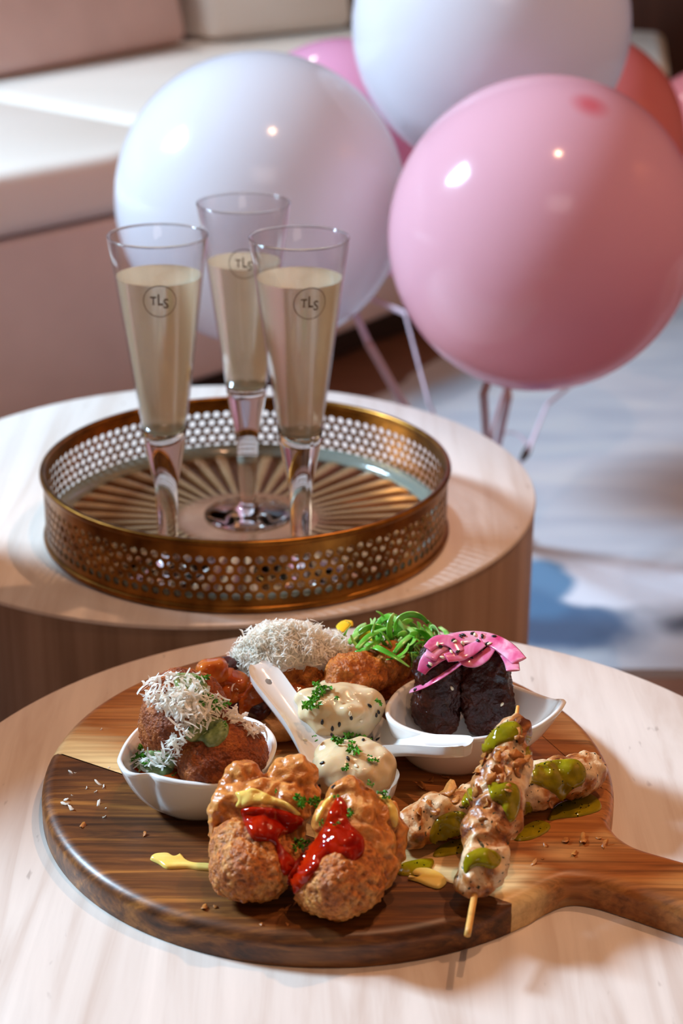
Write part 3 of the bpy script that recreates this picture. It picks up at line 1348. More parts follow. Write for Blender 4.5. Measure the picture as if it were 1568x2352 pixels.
# ------------------------------------------------------------------ food materials
def fried(name, stops, scale=90, bump_s=420, bstr=0.6, rough=0.42, spec=0.5, sss=0.0, crev=0.0):
    k = NT(name)
    co = k.co()
    f = k.noise(co, scale, 5, 0.6)
    g = k.noise(co, bump_s, 4, 0.65)
    v = k.voro(co, bump_s * 0.9)
    c = k.ramp(k.math('ADD', k.math('MULTIPLY', f, 0.75), k.math('MULTIPLY', g, 0.25)), stops)
    if crev:   # darker brown multiplied into the creases of the crust
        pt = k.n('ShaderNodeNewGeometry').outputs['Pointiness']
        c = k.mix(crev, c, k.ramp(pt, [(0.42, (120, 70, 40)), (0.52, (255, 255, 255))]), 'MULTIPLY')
    k.set(color=c, rough=rough, spec=spec)
    if sss: k.set(sss=sss, sscale=0.004, radius=(1, 0.5, 0.25))
    k.bump(k.math('ADD', g, k.math('MULTIPLY', v, -0.6)), bstr, 0.0012)
    return k.m


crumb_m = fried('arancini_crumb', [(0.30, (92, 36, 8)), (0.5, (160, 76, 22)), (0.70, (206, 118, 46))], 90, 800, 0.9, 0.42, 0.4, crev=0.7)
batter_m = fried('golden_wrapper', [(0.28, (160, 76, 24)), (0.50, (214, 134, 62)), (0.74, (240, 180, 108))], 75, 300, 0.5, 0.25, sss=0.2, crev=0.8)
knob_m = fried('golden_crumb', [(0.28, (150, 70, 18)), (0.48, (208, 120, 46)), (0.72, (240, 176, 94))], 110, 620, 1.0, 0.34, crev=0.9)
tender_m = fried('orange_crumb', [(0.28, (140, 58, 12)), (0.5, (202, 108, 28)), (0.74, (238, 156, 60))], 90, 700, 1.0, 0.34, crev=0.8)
glaze_m = fried('dark_glazed_meat', [(0.3, (28, 8, 6)), (0.55, (56, 19, 13)), (0.78, (112, 52, 28))], 70, 520, 0.7, 0.13, 0.32)
bread_m = fried('toasted_bread', [(0.3, (150, 92, 40)), (0.55, (206, 148, 82)), (0.75, (232, 190, 130))], 60, 300, 0.4, 0.55)


def chicken():
    k = NT('grilled_chicken')
    co = k.co()
    f = k.noise(co, 42, 4, 0.6, 0.6)
    c = k.ramp(f, [(0.30, (230, 206, 172)), (0.44, (222, 186, 142)), (0.53, (184, 112, 52)), (0.64, (98, 42, 14))])
    s = k.noise(k.co(scale=(1, 0.45, 1), rot=(0.3, 0.2, 0.9)), 420, 2, 0.5)
    c = k.mix(k.ramp(s, [(0.64, (0., 0., 0.)), (0.67, (1., 1., 1.))]), c, (48, 46, 24))
    k.set(color=c, rough=0.33, spec=0.5, sss=0.15, sscale=0.004, radius=(1, 0.6, 0.4))
    k.bump(k.noise(co, 260, 4, 0.6), 0.6, 0.0012)
    return k.m


chicken_m = chicken()


def sauce(name, c1, c2, rough=0.07, sss=0.4, specks=None, trans=0.0, scale=90):
    k = NT(name)
    co = k.co()
    c = k.ramp(k.noise(co, scale, 3), [(0.3, c1), (0.7, c2)])
    if specks:
        s = k.noise(co, specks[1], 2, 0.5)
        c = k.mix(k.ramp(s, [(specks[2], (0., 0., 0.)), (specks[2] + 0.03, (1., 1., 1.))]), c, specks[0])
    k.set(color=c, rough=rough, spec=0.5, sss=sss, sscale=0.003, radius=(1, 0.6, 0.3), trans=trans, ior=1.4)
    k.bump(k.noise(co, 160, 2), 0.12, 0.001)
    return k.m


chilli_m = sauce('sweet_chilli_sauce', (150, 10, 2), (198, 42, 6), 0.05, 0.35, None, 0.2)
mustard_m = sauce('mustard_mayonnaise', (236, 196, 92), (246, 214, 124), 0.16, 0.4)
green_m = sauce('green_herb_dressing', (132, 120, 8), (172, 152, 22), 0.06, 0.35, ((40, 44, 12), 380, 0.66), 0.2)
pesto_m = sauce('green_pesto', (92, 114, 62), (160, 176, 122), 0.10, 0.4, None, 0.0, 220)
tomato_m = sauce('tomato_sauce', (170, 52, 14), (206, 96, 30), 0.10, 0.3)
relish_m = sauce('orange_tomato_relish', (176, 66, 16), (226, 130, 52), 0.08, 0.5, None, 0.25, 120)
eggplant_m = sauce('dark_roast_vegetable', (44, 20, 26), (96, 44, 36), 0.16, 0.2)
dumpling_m = sauce('dumpling_wrapper', (208, 182, 140), (228, 208, 172), 0.17, 0.6, ((120, 84, 50), 620, 0.76), 0.0, 40)
cheese = NT('grated_hard_cheese')
cheese.set(color=(255, 252, 244), rough=0.45)
_tl = cheese.n('ShaderNodeBsdfTranslucent')
_tl.inputs[0].default_value = lin((255, 250, 240))
_mx = cheese.n('ShaderNodeMixShader')
_mx.inputs[0].default_value = 0.52
cheese.l(cheese.b.outputs[0], _mx.inputs[1])
cheese.l(_tl.outputs[0], _mx.inputs[2])
cheese.l(_mx.outputs[0], cheese.out.inputs[0])
cheese_m = cheese.m
onionp = NT('pink_pickled_onion')
_co = onionp.co()
onionp.set(color=onionp.ramp(onionp.noise(_co, 90, 3, 0.5, 0.5), [(0.28, (206, 54, 110)), (0.5, (227, 120, 158)), (0.72, (241, 186, 204))]), rough=0.14, sss=0.3, sscale=0.002, radius=(1, .6, .7))
onionp_m = onionp.m
scallion = NT('spring_onion_green')
_co = scallion.co()
scallion.set(color=scallion.ramp(scallion.noise(_co, 60, 2), [(0.3, (48, 124, 22)), (0.52, (104, 176, 52)), (0.74, (188, 220, 136))]), rough=0.22, sss=0.2, sscale=0.002, radius=(.5, 1, .3))
scallion_m = scallion.m
pale_scallion_m = simple('pale_spring_onion', (176, 208, 124), 0.25, 0.12, 60)
parsley_m = simple('curly_parsley', (74, 140, 32), 0.4, 0.25, 160, None, spec=0.4)
black_m = simple('black_sesame', (26, 24, 24), 0.35, 0.1)
wsesame_m = simple('white_sesame', (236, 222, 190), 0.4, 0.05)
shallot_m = fried('fried_shallot', [(0.3, (140, 72, 26)), (0.55, (200, 128, 60)), (0.75, (236, 178, 108))], 120, 300, 0.5, 0.35)
stick_m = simple('bamboo_stick', (226, 168, 84), 0.45, 0.08, 200)
yellow_m = simple('yellow_petal', (250, 196, 40), 0.35, 0.08, 80, None, sss=0.3, sscale=0.002)
porcelain = NT('white_porcelain')
porcelain.set(color=(240, 236, 232), rough=0.07, spec=0.55, coat=0.5, crough=0.03)
porcelain_m = porcelain.m

board_objs = [o for o in bpy.data.objects if o.parent == board]
BT = bvh(*board_objs)


# ------------------------------------------------------------------ teardrop dishes
def dish(label, rim_px, zr, base_c, base_r, tip=None):
    """rim_px: outer rim outline in photo pixels lying at height zr (tip raised)"""
    pts = []
    for i, q in enumerate(rim_px):
        z = zr + (q[2] if len(q) > 2 else 0)
        pts.append(P(q[0], q[1], z))
    rim = closed_curve(pts, 96)
    c = rim[:, :2].mean(0)
    bc = np.array([base_c[0], base_c[1]])
    ang = np.arctan2(rim[:, 1] - c[1], rim[:, 0] - c[0])
    base = np.stack([bc[0] + base_r * np.cos(ang), bc[1] + base_r * np.sin(ang) * 0.9], 1)
    z0 = ZB + 0.0003
    rings = []
    # outside, base up to rim
    for t, bulge in ((0.0, 0), (0.08, .16), (0.2, .36), (0.4, .60), (0.6, .77), (0.8, .90), (0.93, .97), (1.0, 1.0)):
        zz = z0 + (rim[:, 2] - z0) * t
        xy = base + (rim[:, :2] - base) * bulge
        rings.append(np.column_stack([xy, zz]))
    inward = c - rim[:, :2]
    ln = np.linalg.norm(inward, axis=1)[:, None]
    th = 0.0032
    up = rim.copy(); up[:, :2] += inward / ln * th * 0.25; up[:, 2] += 0.0009
    rings.append(up)
    up = rim.copy(); up[:, :2] += inward / ln * th * 0.75; up[:, 2] += 0.0009
    rings.append(up)
    innr = rim[:, :2] + inward / ln * th
    bin_ = base + (bc - base) * 0.12
    zin = z0 + 0.0035
    for t, bulge in ((0.98, 1.0), (0.85, .94), (0.65, .82), (0.45, .66), (0.25, .44), (0.1, .2), (0.02, .0)):
        xy = bin_ + (innr - bin_) * bulge
        zz = zin + (rim[:, 2] - zin) * t
        rings.append(np.column_stack([xy, zz]))
    n = 96
    vs = np.vstack(rings)
    fs = []
    ccw = np.sum(rim[:, 0] * np.roll(rim[:, 1], -1) - np.roll(rim[:, 0], -1) * rim[:, 1]) > 0
    for k in range(len(rings) - 1):
        for i in range(n):
            j = (i + 1) % n
            q = [k * n + i, k * n + j, (k + 1) * n + j, (k + 1) * n + i]
            fs.append(q if ccw else q[::-1])
    b = list(range(n))
    e = [(len(rings) - 1) * n + i for i in range(n)]
    fs.append(b[::-1] if ccw else b)
    fs.append(e if ccw else e[::-1])
    o = mesh('porcelain_dish', vs, fs, porcelain_m)
    tag(o, label, 'dish')
    return o


dl = dish('left teardrop white dish holding two crumbed balls in sauce',
          [(270, 1740), (272, 1758), (287, 1776), (312, 1783), (342, 1782, -0.001), (368, 1790), (424, 1801), (500, 1806), (560, 1795), (606, 1768), (632, 1728), (634, 1700), (620, 1676), (590, 1655), (530, 1640), (450, 1638), (380, 1645), (325, 1665), (290, 1700)],
          0.472, (-0.079, 0.886), 0.026)
dr = dish('right teardrop white dish with raised tip holding dark glazed meat',
          [(884, 1630), (888, 1648), (912, 1668), (960, 1686), (1020, 1697), (1080, 1701), (1140, 1694), (1190, 1684), (1235, 1672, .003), (1276, 1644, .007), (1298, 1618, .009), (1296, 1609, .009), (1270, 1607, .008), (1222, 1590, .003), (1178, 1574), (1120, 1560), (1040, 1550), (970, 1554), (916, 1582), (890, 1612)],
          0.470, (0.066, 0.937), 0.027)


# ------------------------------------------------------------------ soup spoons
def spoon(label, E, B, zrim, hole=True):
    E, B = np.array(E, float), np.array(B, float)
    ax = (B - E)[:2]
    L = np.linalg.norm(ax)
    ax /= L
    side = np.array([-ax[1], ax[0], 0])
    tot = L + 0.028
    S = [0, .002, .006, .012, .025, .040, .052, .062, .072, .082, .094, .106, .116, .122, .126]
    Wd = [.0045, .0080, .0098, .0104, .0098, .0094, .0106, .0135, .0175, .0205, .0222, .0225, .0195, .0135, .0050]
    Dp = [.0010, .0018, .0024, .0028, .0030, .0034, .0044, .0070, .0100, .0120, .0128, .0125, .0110, .0075, .0035]
    k = tot / S[-1]
    n = 56
    ss = np.linspace(0, S[-1], n)
    w = np.interp(ss, S, Wd); d = np.interp(ss, S, Dp)
    w = np.convolve(np.pad(w, 2, 'edge'), np.ones(5) / 5, 'valid') * (0.98); d = np.convolve(np.pad(d, 2, 'edge'), np.ones(5) / 5, 'valid')
    w[0] = .004
    w[-1] = .004
    zline = np.interp(ss, [0, .030, .060, .078, .126], [E[2], E[2] - (E[2] - zrim) * 0.42, E[2] - (E[2] - zrim) * 0.86, zrim, zrim + 0.001])
    zline = np.convolve(np.pad(zline, 3, 'edge'), np.ones(7) / 7, 'valid')
    m_ = 17
    us = np.linspace(-1, 1, m_)
    top, bot = [], []
    for i in range(n):
        c = np.array([E[0] + ax[0] * ss[i] * k, E[1] + ax[1] * ss[i] * k, zline[i]])
        for u in us:
            sag = d[i] * (1 - abs(u) ** 2.6)
            p = c + side * w[i] * u - np.array([0, 0, sag])
            top.append(p)
            tk = float(np.interp(ss[i], [0, .05, .08], [.0066, .0062, .0044])) * (1.0 if abs(u) < 0.99 else 0.72)
            q = c + side * w[i] * u * 0.955 - np.array([0, 0, d[i] * (1 - abs(u) ** 3.2) + tk])
            bot.append(q)
    v = np.array(top + bot)
    v[:, 2] = np.maximum(v[:, 2], ZB + 0.0003)
    N_ = n * m_
    fs = []
    for i in range(n - 1):
        for j in range(m_ - 1):
            a, b, c_, d_ = i * m_ + j, i * m_ + j + 1, (i + 1) * m_ + j + 1, (i + 1) * m_ + j
            fs.append([a, d_, c_, b])
            fs.append([N_ + a, N_ + b, N_ + c_, N_ + d_])
        for j in (0, m_ - 1):
            a, b = i * m_ + j, (i + 1) * m_ + j
            q = [a, b, N_ + b, N_ + a]
            fs.append(q[::-1] if j == 0 else q)
    for i in (0, n - 1):
        for j in range(m_ - 1):
            a, b = i * m_ + j, i * m_ + j + 1
            q = [a, b, N_ + b, N_ + a]
            fs.append(q if i == 0 else q[::-1])
    # real hole through the handle and softened edges
    me = bpy.data.meshes.new('tmp')
    me.from_pydata(v.tolist(), [], fs)
    ob = bpy.data.objects.new('tmp', me)
    COL.objects.link(ob)
    hc = np.array([E[0] + ax[0] * 0.0125, E[1] + ax[1] * 0.0125, E[2]])
    hc = hc if hole else hc + np.array([0, 0, 1.0])
    cv, cf = lathe([(0, -0.02), (0.0021, -0.02), (0.0021, 0.02), (0, 0.02)], 20, hc)
    cm = bpy.data.meshes.new('tmpc')
    cm.from_pydata(cv.tolist(), [], cf)
    co_ = bpy.data.objects.new('tmpc', cm)
    COL.objects.link(co_)
    b = ob.modifiers.new('b', 'BOOLEAN')
    b.object = co_
    b.operation = 'DIFFERENCE'
    b.solver = 'EXACT'
    dg = bpy.context.evaluated_depsgraph_get()
    me2 = bpy.data.meshes.new_from_object(ob.evaluated_get(dg))
    vv, ff = mesh_np(me2)
    bpy.data.objects.remove(ob); bpy.data.objects.remove(co_)
    bm = bmesh.new()
    bv = [bm.verts.new(x) for x in vv]
    for f in ff:
        try: bm.faces.new([bv[i] for i in f])
        except ValueError: pass
    bmesh.ops.remove_doubles(bm, verts=bm.verts, dist=1e-6)
    o = from_bm('soup_spoon', bm, porcelain_m, None, True)
    sharp(o, 55)
    return tag(o, label, 'spoon')


sp1 = spoon('white porcelain soup spoon with holed handle, holding the front dumpling', P(588, 1518, .489), P(812, 1790, .452), .4570)
sp2 = spoon('white porcelain soup spoon with handle over the right dish, holding the rear dumpling', P(1074, 1704, .4885), P(776, 1656, .4570), .4590, False)


# ------------------------------------------------------------------ arancini and their sauce
def solid(name, parts, voxel, layers, mat, label=None, cat=None, seed=0, smooth=2, floor=None, parent=None, group=None):
    v, f = fuse(parts, voxel, smooth)
    if layers: v = displace(v, f, layers, seed)
    if floor is not None: v = rest(v, floor)
    o = mesh(name, v, f, mat, parent)
    if parent is None: tag(o, label, cat, group)
    return o


crumbL = [('n', 45, .0022), ('n', 160, .0008), ('v', 480, .0011), ('n', 700, .0004)]
a1 = solid('arancini_ball', [ell(P(424, 1652, .490), (.0262, .0255, .0290), (-0.15, 0.1, 1))], .0009, crumbL, crumb_m, 'rear crumbed rice ball under cheese, standing tall in the left dish', 'food', 1.0, floor=.4465)
a2 = solid('arancini_ball', [ell(P(508, 1738, .4755), (.0265, .0240, .0210), (0, 0, 1))], .0009, crumbL, crumb_m, 'front crumbed rice ball with green sauce on its top, in the left dish', 'food', 2.0, floor=.4465)
lp = closed_curve([P(a, b, .4625) for a, b in [(283, 1745), (300, 1772), (350, 1782), (440, 1800), (540, 1800), (600, 1765), (622, 1715), (600, 1675), (520, 1652), (430, 1652), (350, 1665), (300, 1705)]], 60)
ctr = lp.mean(0)
lp = ctr + (lp - ctr) * 0.90
bm = bmesh.new()
vt = [bm.verts.new((q[0], q[1], .4612)) for q in lp]
vb = [bm.verts.new((ctr[0] + (q[0] - ctr[0]) * .72, ctr[1] + .004 + (q[1] - ctr[1]) * .72, .4500)) for q in lp]
bm.faces.new(vt); bm.faces.new(vb[::-1])
for i in range(60):
    j = (i + 1) % 60
    bm.faces.new([vt[i], vb[i], vb[j], vt[j]])
ts = from_bm('tomato_sauce', bm, tomato_m)
sharp(ts, 40)
tag(ts, 'orange tomato sauce filling the bottom of the left dish', 'sauce')
T_ar = bvh(a1, a2, ts)
T_a = bvh(a1, a2)
p1_ = drape('green_sauce', [(424, 1690), (440, 1662), (485, 1644), (522, 1660), (524, 1688), (504, 1711), (479, 1717), (462, 1703), (436, 1704)], T_a, .0035, pesto_m, bumpy=.5, jump=.02)
tag(p1_, 'green sauce dollop on the front crumbed rice ball', 'sauce')
p2_ = drape('green_sauce', [(398, 1560), (410, 1545), (454, 1549), (478, 1574), (474, 1600), (440, 1600), (405, 1585)], T_a, .002, pesto_m, bumpy=.4, jump=.02)
tag(p2_, 'green sauce dollop on top of the rear crumbed rice ball', 'sauce')
p3_ = drape('green_sauce', [(292, 1748), (300, 1730), (345, 1722), (390, 1728), (402, 1750), (392, 1776), (360, 1782), (310, 1772)], T_ar, .0022, pesto_m, bumpy=.4, jump=.02)
tag(p3_, 'green sauce pool at the left tip of the left dish', 'sauce')


# ------------------------------------------------------------------ dumplings
def dumpling(label, c, r, seed, n_pleats):
    c = np.array(c)
    parts = [ell(c, r)]
    for k in range(n_pleats):
        a = 2 * PI * k / n_pleats + seed
        q = c + np.array([math.cos(a) * r[0] * .62, math.sin(a) * r[1] * .62, r[2] * .22])
        parts.append(ell(q, (r[0] * .42, r[1] * .36, r[2] * .62), (math.cos(a) * .5, math.sin(a) * .5, 1)))
    return solid('dumpling', parts, .0013, [('n', 55, .0026), ('r', 85, .0010), ('n', 170, .0005)], dumpling_m, label, 'food', seed, 4, .449)


d1 = dumpling('front steamed dumpling with parsley, in the soup spoon behind the fried wontons', P(808, 1768, .4655), (.0235, .0240, .0155), 1.3, 5)
d2 = dumpling('rear steamed dumpling dotted with sesame, in the spoon below the orange tenders', P(778, 1634, .4660), (.0262, .0205, .0172), 4.1, 6)

# ------------------------------------------------------------------ bread, relish, cheese mound and tenders at the back
bc = P(625, 1610, .449)
bread = solid('bread_slice', [rbox((bc[0], bc[1], .4475), (.050, .040, .0095), (0, -0.02, 1), 0.3)], .0016, [('n', 60, .0012), ('n', 200, .0006)], bread_m, 'toasted bread slice under the cheese mound at the back of the board', 'bread', 3.0, floor=ZB + .0002)
b2 = P(606, 1662, .446)
bread2 = solid('bread_slice', [rbox((b2[0] - .002, b2[1], .4462), (.017, .010, .0075), (0.1, -0.1, 1), 0.35)], .0012, [('n', 80, .0010), ('n', 240, .0005)], bread_m, 'small toasted crust piece between the left dish and the spoon handle', 'bread', 5.0, floor=ZB + .0002)
rel = [(487, 1543, .4800, .010, 'm'), (512, 1560, .4725, .0085, 'm'), (540, 1568, .4720, .0080, 'm'), (528, 1590, .4660, .0085, 'm'), (560, 1590, .4650, .0095, 'm'), (500, 1580, .466, .009, 'm'),
       (575, 1612, .4610, .0095, 'm'), (548, 1618, .4600, .0075, 'e'), (596, 1630, .4590, .0070, 'e'), (520, 1535, .476, .008, 'e'), (700, 1492, .4880, .0085, 'm'), (727, 1488, .4860, .0080, 'm'), (745, 1505, .4790, .0085, 'm'), (765, 1500, .4780, .0075, 'm'), (690, 1512, .482, .008, 'e')]
RL = ['orange relish cube standing highest behind the left dish', 'orange relish cube just right of the rear crumbed rice ball', 'orange relish cube left of the spoon handle, upper row', 'orange relish cube half under the left edge of the cheese mound',
      'orange relish cube touching the spoon handle, second row', 'orange relish cube low beside the rear crumbed rice ball', 'pale orange relish piece lowest beside the spoon handle', 'dark roasted vegetable chunk above the small toast crust',
      'dark roasted vegetable chunk between toast crust and spoon handle', 'dark roasted vegetable chunk behind the highest relish cube', 'orange relish cube on the crest of the cheese mound', 'orange relish cube right of the cheese mound crest',
      'orange relish cube above the rear tender', 'orange relish cube at the right end of the cheese mound', 'dark roasted vegetable chunk in the front of the cheese mound']
for i, (a, b, z, r, kd) in enumerate(rel):
    kind = relish_m if kd == 'm' else eggplant_m
    o = solid('vegetable_cube', [rbox(P(a, b, z), (r, r * .85, r * .75), (random.uniform(-.5, .5), random.uniform(-.5, .5), 1), random.uniform(0, 3))], .0011, [('n', 120, .0012)], kind,
              RL[i], 'food', i * 1.7, 2, None,
              group='orange relish cubes on the bread' if kd == 'm' else 'dark vegetable chunks on the bread')
mc = P(652, 1510, .478)
relbed = solid('relish_bed', [ell((mc[0], mc[1], .4655), (.043, .030, .0105)), ell((mc[0] - .035, mc[1] - .012, .4640), (.022, .020, .009))], .0018, [('n', 90, .003), ('n', 220, .0012)], relish_m, 'glossy tomato relish heaped on the bread beneath the grated cheese', 'food', 2.2)
mound = solid('grated_cheese_mound', [ell((mc[0] + .0005, mc[1], .4840), (.0275, .0205, .0178)), ell((mc[0] + .018, mc[1] - .002, .4820), (.020, .016, .012))], .0014, [('n', 90, .003), ('n', 260, .0022), ('r', 400, .001)], cheese_m, 'tall mound of finely grated white cheese at the back of the board', 'cheese', 6.0)

tenL = [('n', 70, .0026), ('n', 180, .0016), ('v', 420, .0013)]
t1 = solid('crumbed_tender', [ell(P(800, 1562, .4765), .0158), ell(P(828, 1550, .4770), .0150), ell(P(862, 1534, .4760), .0142), ell(P(895, 1520, .4750), .0145), ell(P(930, 1506, .4720), .0145), ell(P(958, 1498, .4680), .0135), ell(P(985, 1500, .4560), .0130)], .0011, tenL, tender_m, 'front orange crumbed tender with its rounded end resting on the rear dumpling', 'food', 1.0, floor=ZB + .0003)
t2 = solid('crumbed_tender', [ell(P(668, 1566, .4680), .0140), ell(P(700, 1552, .4710), .0150), ell(P(735, 1538, .4710), .0140), ell(P(770, 1526, .4680), .0125), ell(P(690, 1566, .4560), .0130)], .0011, tenL, tender_m, 'rear orange crumbed tender half hidden behind the spoon handle', 'food', 2.0, floor=ZB + .0003)
t3 = solid('crumbed_tender', [ell(P(875, 1560, .4560), .0130), ell(P(905, 1550, .4560), .0135), ell(P(935, 1540, .4550), .0120)], .0016, tenL, tender_m, 'shadowed orange crumbed tender underneath, left of the right dish', 'food', 3.0, floor=ZB + .0003)

# ------------------------------------------------------------------ dark glazed meat
g1b, g2b = P(1004, 1690, .446), P(1118, 1690, .446)
gl = [('n', 70, .0024), ('r', 120, .0016), ('v', 400, .0012), ('n', 600, .0003)]
g1 = solid('glazed_meat_piece', [rbox((g1b[0], g1b[1] + .006, .474), (.0140, .0130, .0285), (0.05, 0.05, 1), 0.2)], .0010, gl, glaze_m, 'left dark glazed meat block in the right dish', 'food', 1.5, floor=.4435)
g2 = solid('glazed_meat_piece', [rbox((g2b[0] - .001, g2b[1] + .007, .472), (.0155, .0140, .0275), (-0.12, 0.1, 1), -0.2), ell((g2b[0] + .001, g2b[1] + .007, .488), (.012, .011, .016))], .0010, gl, glaze_m, 'right dark glazed meat block in the right dish, beside the skewer tip', 'food', 2.5, floor=.4435)
T_g = bvh(g1, g2)


def on_or(tree, px, py, z, lift):
    h = hit(tree, px, py)
    if h is not None: return h[0] + h[1] * lift
    return P(px, py, z)


slices = [
    ('pickled onion slice arching over the back of the dark meat', [(988, 1512), (990, 1492), (1020, 1470), (1070, 1460), (1115, 1458), (1150, 1474), (1176, 1498), (1192, 1518)], .506, .0036, [.7, 1, 1, 1, 1, .9]),
    ('pickled onion slice lying across the front of the dark meat top', [(972, 1545), (975, 1522), (1000, 1500), (1045, 1492), (1090, 1484), (1120, 1472)], .503, .0037, [.5, 1, 1.1, 1, .8]),
    ('pickled onion slice hanging down the left meat block', [(950, 1588), (978, 1578), (1004, 1556), (1030, 1532), (1060, 1515), (1090, 1505)], .500, .0026, [.4, .9, 1, 1, .9]),
    ('pickled onion slice dangling at the right of the dark meat', [(1100, 1462), (1135, 1474), (1158, 1498), (1170, 1522), (1178, 1540)], .507, .0030, [.7, 1, 1.1, 1, .9]),
    ('pickled onion slice looped in the middle of the dark meat top', [(1040, 1505), (1068, 1522), (1096, 1528), (1116, 1512), (1124, 1490)], .499, .0030, [.6, 1, 1, 1, .7]),
    ('pickled onion slice curled at the left end of the onion pile', [(984, 1500), (1000, 1480), (1022, 1474), (1040, 1482), (1048, 1500)], .502, .0030, [.7, 1, 1, .8]),
    ('deep pink pickled onion slice tucked under the pile', [(1020, 1512), (1050, 1508), (1085, 1498), (1110, 1488)], .499, .0030, [.7, 1, 1, .8]),
]
onions = []
for lab, pts, z, w_, prof in slices:
    q = [on_or(T_g, a, b, z, .0022 + .0012 * len(onions) * .3) for a, b in pts]
    # keep the arcs smooth: pull depth outliers toward the neighbours
    q = np.array(q)
    for _ in range(2):
        q[1:-1] = 0.5 * q[1:-1] + 0.25 * (q[:-2] + q[2:])
    q = np.array([q[i] + (np.array(CC) - q[i]) / np.linalg.norm(np.array(CC) - q[i]) * .0012 for i in range(len(q))])
    v, f = tube(q, [w_ * 1.45 * x for x in prof], 12, 40, flat=.17, up=(0, -.55, .85), twist=.25)
    o = mesh('pickled_onion_slice', v, f, onionp_m)
    onions.append(tag(o, lab, 'food'))

# ------------------------------------------------------------------ fried wontons
def W_(px, py, z, r, sq=(1, 1, 1), axis=(0, 0, 1)):
    return ell(P(px, py, z), tuple(r * s for s in sq), axis)


skinL = [('n', 55, .0018), ('r', 75, .0016), ('r', 150, .0011), ('n', 260, .0009)]
knobL = [('n', 60, .0018), ('v', 230, .0021), ('v', 420, .0010), ('n', 420, .0006)]


def fold(px, z, r):
    return tube([P(a, b, z + dz) for a, b, dz in px], [r * .7, r, r, r * .6], 10, 18)


def wonton(label, knob, skin, seed):
    c = np.mean([np.array(k[0]).mean(0) for k in knob], axis=0)
    t = empty('fried_wonton', (c[0], c[1], ZB), label, 'food')
    out = []
    for nm, parts, lay, mt in (('filling_ball', knob, knobL, knob_m), ('wrapper', skin, skinL, batter_m)):
        v, f = fuse(parts, .0010, 1)
        v = rest(displace(v, f, lay, seed), ZB + .0003)
        out.append(mesh(nm, v, f, mt, t))
    return t, out


w1, w1p = wonton('left golden fried wonton with tall bubbled crest and chilli sauce',
    [W_(560, 1992, .4570, .0178), W_(600, 1998, .4555, .0158), W_(548, 1945, .4630, .0150), W_(592, 1950, .4620, .0165), W_(636, 1975, .4565, .0140)],
    [W_(545, 1880, .4700, .0140), W_(592, 1885, .4690, .0165), W_(640, 1905, .4640, .0155), W_(545, 1845, .4775, .0125), W_(600, 1850, .4765, .0150), W_(655, 1858, .4745, .0140),
     W_(560, 1798, .4840, .0112, (1, .8, 1.15)), W_(532, 1822, .4800, .0070), W_(590, 1815, .4810, .0070), W_(668, 1790, .4845, .0142, (1, .75, .95)), W_(640, 1812, .4790, .0070), W_(708, 1830, .4760, .0078), W_(508, 1862, .4740, .0060), W_(576, 1838, .4790, .0060), W_(622, 1836, .4780, .0064), W_(690, 1850, .4720, .0060),
     fold([(535, 1780, .0), (516, 1830, -.004), (503, 1880, -.014), (497, 1930, -.024)], .4870, .0062), fold([(520, 1850, 0), (505, 1900, -.010), (498, 1960, -.020)], .476, .0055),
     fold([(700, 1805, 0), (714, 1835, -.006), (712, 1870, -.014)], .484, .0050)], 1.0)
w2, w2p = wonton('right golden fried wonton nearest the front with chilli sauce running down',
    [W_(770, 2025, .4580, .0188), W_(806, 2022, .4570, .0175), W_(738, 2040, .4535, .0138), W_(780, 1975, .4640, .0165), W_(820, 1985, .4620, .0150)],
    [W_(800, 1930, .4690, .0165), W_(845, 1945, .4650, .0150), W_(768, 1890, .4760, .0118), W_(820, 1885, .4760, .0145), W_(798, 1842, .4835, .0115, (1, .8, 1.2)), W_(830, 1850, .481, .0095),
     W_(866, 1878, .4740, .0110), W_(862, 1990, .4580, .0115, (1, .8, 1)),
     fold([(890, 1850, 0), (908, 1900, -.010), (906, 1950, -.020), (888, 2010, -.029)], .4760, .0058), fold([(872, 1880, 0), (880, 1935, -.010), (866, 1990, -.018), (846, 2040, -.024)], .4730, .0055),
     fold([(850, 1900, 0), (842, 1950, -.008), (838, 1990, -.014)], .4740, .0050), fold([(893, 1960, 0), (880, 2010, -.006), (848, 2060, -.012), (815, 2085, -.015)], .4600, .0055)], 4.0)
T_w = bvh(*w1p, *w2p)
c1_ = drape('chilli_sauce', [(553, 1858), (589, 1852), (639, 1857), (692, 1876), (697, 1892), (674, 1912), (640, 1924), (652, 1948), (676, 1975), (670, 2000), (648, 2008), (628, 1940), (586, 1933), (570, 1914), (558, 1885)], T_w, .0028, chilli_m, bumpy=.5, seed=2, jump=.03)
tag(c1_, 'red chilli sauce on the left fried wonton', 'sauce')
c2_ = drape('chilli_sauce', [(778, 1828), (797, 1850), (804, 1890), (833, 1920), (836, 1958), (811, 1978), (775, 1960), (742, 1970), (729, 1998), (700, 2032), (674, 2055), (659, 2045), (660, 2008), (685, 1968), (722, 1930), (744, 1892), (757, 1856)], T_w, .0030, chilli_m, bumpy=.5, seed=5, jump=.03)
tag(c2_, 'red chilli sauce running down the right fried wonton', 'sauce')
T_w2 = bvh(*w1p, *w2p, c1_, c2_)
m1_ = drape('mustard_sauce', [(539, 1820), (560, 1816), (583, 1809), (626, 1829), (660, 1842), (690, 1868), (682, 1873), (639, 1853), (590, 1848), (553, 1857), (540, 1852), (546, 1836)], T_w2, .0016, mustard_m, step=3, soft=8, seed=1, jump=.03)
tag(m1_, 'pale mustard streak above the chilli sauce on the left fried wonton', 'sauce')
m2_ = drape('mustard_sauce', [(762, 1824), (740, 1845), (724, 1879), (731, 1890), (742, 1872), (752, 1850), (766, 1834)], T_w2, .0014, mustard_m, step=3, soft=6, jump=.03)
